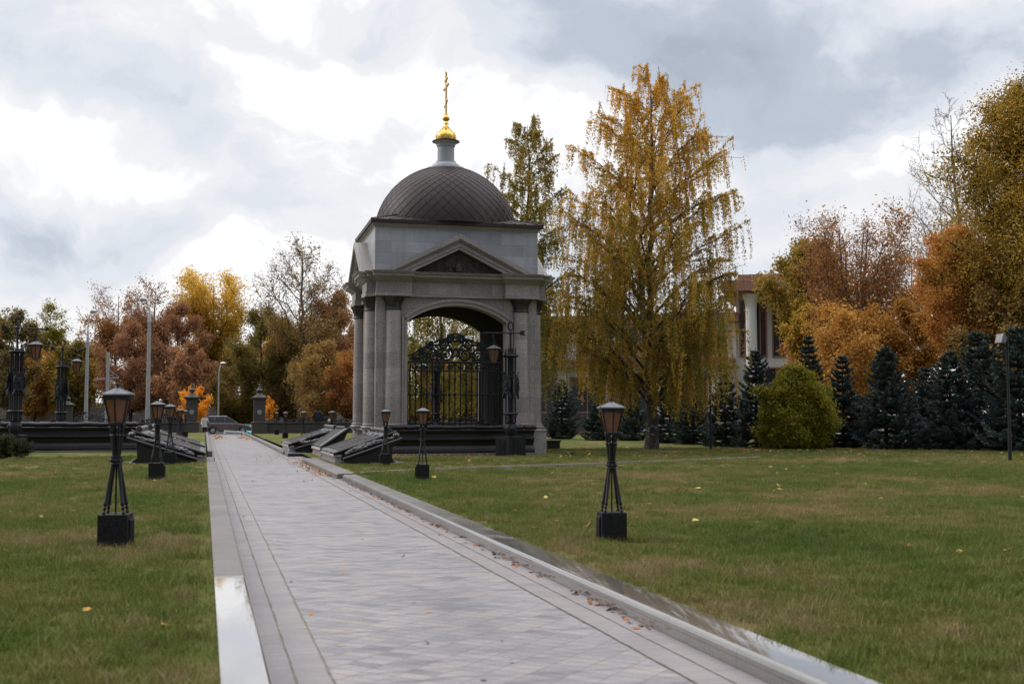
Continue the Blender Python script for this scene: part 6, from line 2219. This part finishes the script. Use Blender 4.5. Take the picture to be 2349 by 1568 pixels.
tree(2290, 640, 62, 110, 900, 'browngreen', 81, 'brown orange lower tree under the huge olive tree', GRT, n_leaf=20000, leaf=.09, trunk_r=.2, nl=20, tone=(.6, .35))
tree(1880, 720, 80, 85, 930, 'orange', 82, 'orange tree just right of the office building', GRT, n_leaf=12000, leaf=.11, trunk_r=.2, nl=18, tone=(.35, .35))
x_, y_ = place(1825, 54)
crown_tree('round_bush', (x_, y_, ZR), 3.8, 1.62, .12, 90, LM['bush'], M['bark'], 'big round yellow green bush between the spruces', 'bush', None, 42000, .055, 'bush', 40, 8, 7, .07, .7, tone=(.60, .38), stems=5, shell=.18)

# row of blue spruces
GS = 'blue spruces along the lawn edge'
SP = [(1288, 866, 77, .42, 'leftmost spruce, beside the chapel'), (1372, 902, 73, .46, 'low spruce behind the drooping left side of the birch'), (1450, 890, 72, .44, 'spruce left of the birch trunk'),
      (1535, 868, 66, .42, 'spruce just right of the birch trunk'), (1588, 858, 63, .40, 'spruce left of the smaller floodlight post'), (1662, 842, 59, .36, 'narrow spruce right of the smaller floodlight post'),
      (1733, 796, 57, .33, 'slim tall spruce left of the round bush'), (1856, 768, 64, .30, 'spruce whose tip shows above the round bush'), (1932, 815, 56, .36, 'spruce right of the round bush'),
      (2030, 785, 54, .41, 'broad spruce in the middle of the right row'), (2125, 838, 57, .42, 'lower spruce in the gap right of the broad one'), (2178, 800, 53, .42, 'spruce below the flaming orange tree'),
      (2246, 748, 54, .42, 'tall spruce left of the tall floodlight post'), (2335, 742, 51, .42, 'spruce behind the tall floodlight post'), (2440, 760, 50, .42, 'rightmost spruce, cut by the right edge')]
for i, (px, yt, D, k, lab) in enumerate(SP):
    x, y = place(px, D)
    H = height(yt, D) - ZR
    spruce((x, y, ZR), H, H * k * .88, 100 + i, 'dark blue green ' + lab, GS)

# juniper at the left edge
def juniper():
    g = np.random.default_rng(5)
    x, y = place(6, 40)
    t = thing('juniper_bush', 'low feathery juniper at the left edge of the lawn', 'bush', (x, y, ZL))
    lines, c, a = [], [], []
    for i in range(150):
        az, el = g.uniform(0, 6.28), g.uniform(.12, 1.3)
        L = (.75 + .5 * math.cos(el)) * g.uniform(.6, 1.1)
        d = np.array([math.cos(az) * math.cos(el), math.sin(az) * math.cos(el), math.sin(el) * .85])
        p = bend((d[0] * .08, d[1] * .08, .02), d * L, 4, g, .10, .03)
        lines.append((p, .010 * np.linspace(1, .3, 5)))
        n = 240
        f = g.uniform(.25, 1.05, n) * 3.9999
        i0 = np.minimum(f.astype(int), 3)
        fr = (f - i0)[:, None]
        q = p[i0] * (1 - fr) + p[i0 + 1] * fr + g.normal(0, .035, (n, 3))
        dd = d + g.normal(0, .45, (n, 3))
        c.append(q)
        a.append(dd / np.linalg.norm(dd, axis=1, keepdims=True))
    V, Fq = tubes(lines, 4)
    np_mesh('stems', V, Fq, M['bark'], t)
    c, a = np.concatenate(c), np.concatenate(a)
    n = len(c)
    b = np.cross(a, g.normal(size=(n, 3)))
    b /= np.linalg.norm(b, axis=1, keepdims=True)
    l = g.uniform(.025, .06, n)[:, None]
    V = np.stack([c - a * l, c + b * l * .3, c + a * l, c - b * l * .3], 1).reshape(-1, 3)
    V[:, 2] = np.maximum(V[:, 2], .01)
    np_mesh('crown', V, np.arange(n * 4).reshape(n, 4), leaf_mat('juniper_needles', [(0, (.010, .016, .006)), (.5, (.035, .042, .012)), (1, (.085, .075, .022))], .2), t, rnd=np.clip(g.normal(.5, .25, n), 0, 1))
juniper()

# tufts where the mower does not reach: round the lamp blocks and along the left kerb
def tufts():
    g = np.random.default_rng(77)
    P = []
    for (x, y, z) in [(5.18, 14.15, ZR), (5.4, 28.7, ZR), (-.97, 14.1, ZL), (-1.06, 28.4, ZL), (5.66, 36.6, ZR)]:
        for i in range(420):
            s = g.uniform(-.21, .21)
            e = .175 + abs(g.normal(0, .02))
            q = g.integers(4)
            P.append((x + (s, s, e, -e)[q], y + (-e, e, s, s)[q], z, g.uniform(.05, .13)))
    for i in range(1500):
        y = 5.2 + 30 * g.uniform() ** 1.5
        P.append((XL0 - .015 - abs(g.normal(0, .05)), y, ZL, g.uniform(.035, .08)))
    for i in range(1500):
        y = 6 + 26 * g.uniform() ** 1.5
        P.append((XR1 + .02 + abs(g.normal(0, .05)), y, ZR, g.uniform(.05, .10)))
    P = np.array(P)
    n = len(P)
    a = g.uniform(0, 6.28, n)
    w = g.uniform(.0018, .0035, n)
    ln = g.normal(0, .45, (n, 2)) * P[:, 3:4]
    side = np.stack([np.cos(a) * w, np.sin(a) * w, np.zeros(n)], 1)
    base = P[:, :3] - np.array([0, 0, .01])
    mid = base + np.stack([ln[:, 0] * .35, ln[:, 1] * .35, P[:, 3] * .6], 1)
    tip = base + np.stack([ln[:, 0], ln[:, 1], P[:, 3]], 1)
    V = np.stack([base - side, base + side, mid + side * .8, mid - side * .8, tip + side * .2, tip - side * .2], 1).reshape(-1, 3)
    i = np.arange(n)[:, None] * 6
    Fq = np.concatenate([i + np.array([[0, 1, 2, 3]]), i + np.array([[3, 2, 4, 5]])])
    o = np_mesh('grass_tufts', V, Fq, M['blade'])
    struct(tag(o, 'longer grass along the kerbs and round the lamp blocks', 'grass'), 'stuff')
tufts()
wd_ = MB()
gw = random.Random(8)
for i in range(60):
    a, r = gw.uniform(0, 2 * PI), gw.uniform(.02, .32)
    c0 = Vector((math.cos(a) * r, math.sin(a) * r, gw.uniform(.03, .14)))
    u = Vector((math.cos(a), math.sin(a), gw.uniform(-.2, .5))) * .09
    v = Vector((-math.sin(a), math.cos(a), 0)) * .045
    wd_.add([c0 - u * .6, c0 + v, c0 + u, c0 - v], [(0, 1, 2, 3)])
o = wd_.build('weed_clump', M['weed'] if 'weed' in M else simple('weed_leaf', (.05, .085, .04), .6, 0, .3, 15), smooth=0)
o.location = (*place(1310, 47.0), ZR)
tag(o, 'clump of broad leaved weed on the lawn right of the chapel', 'weed')
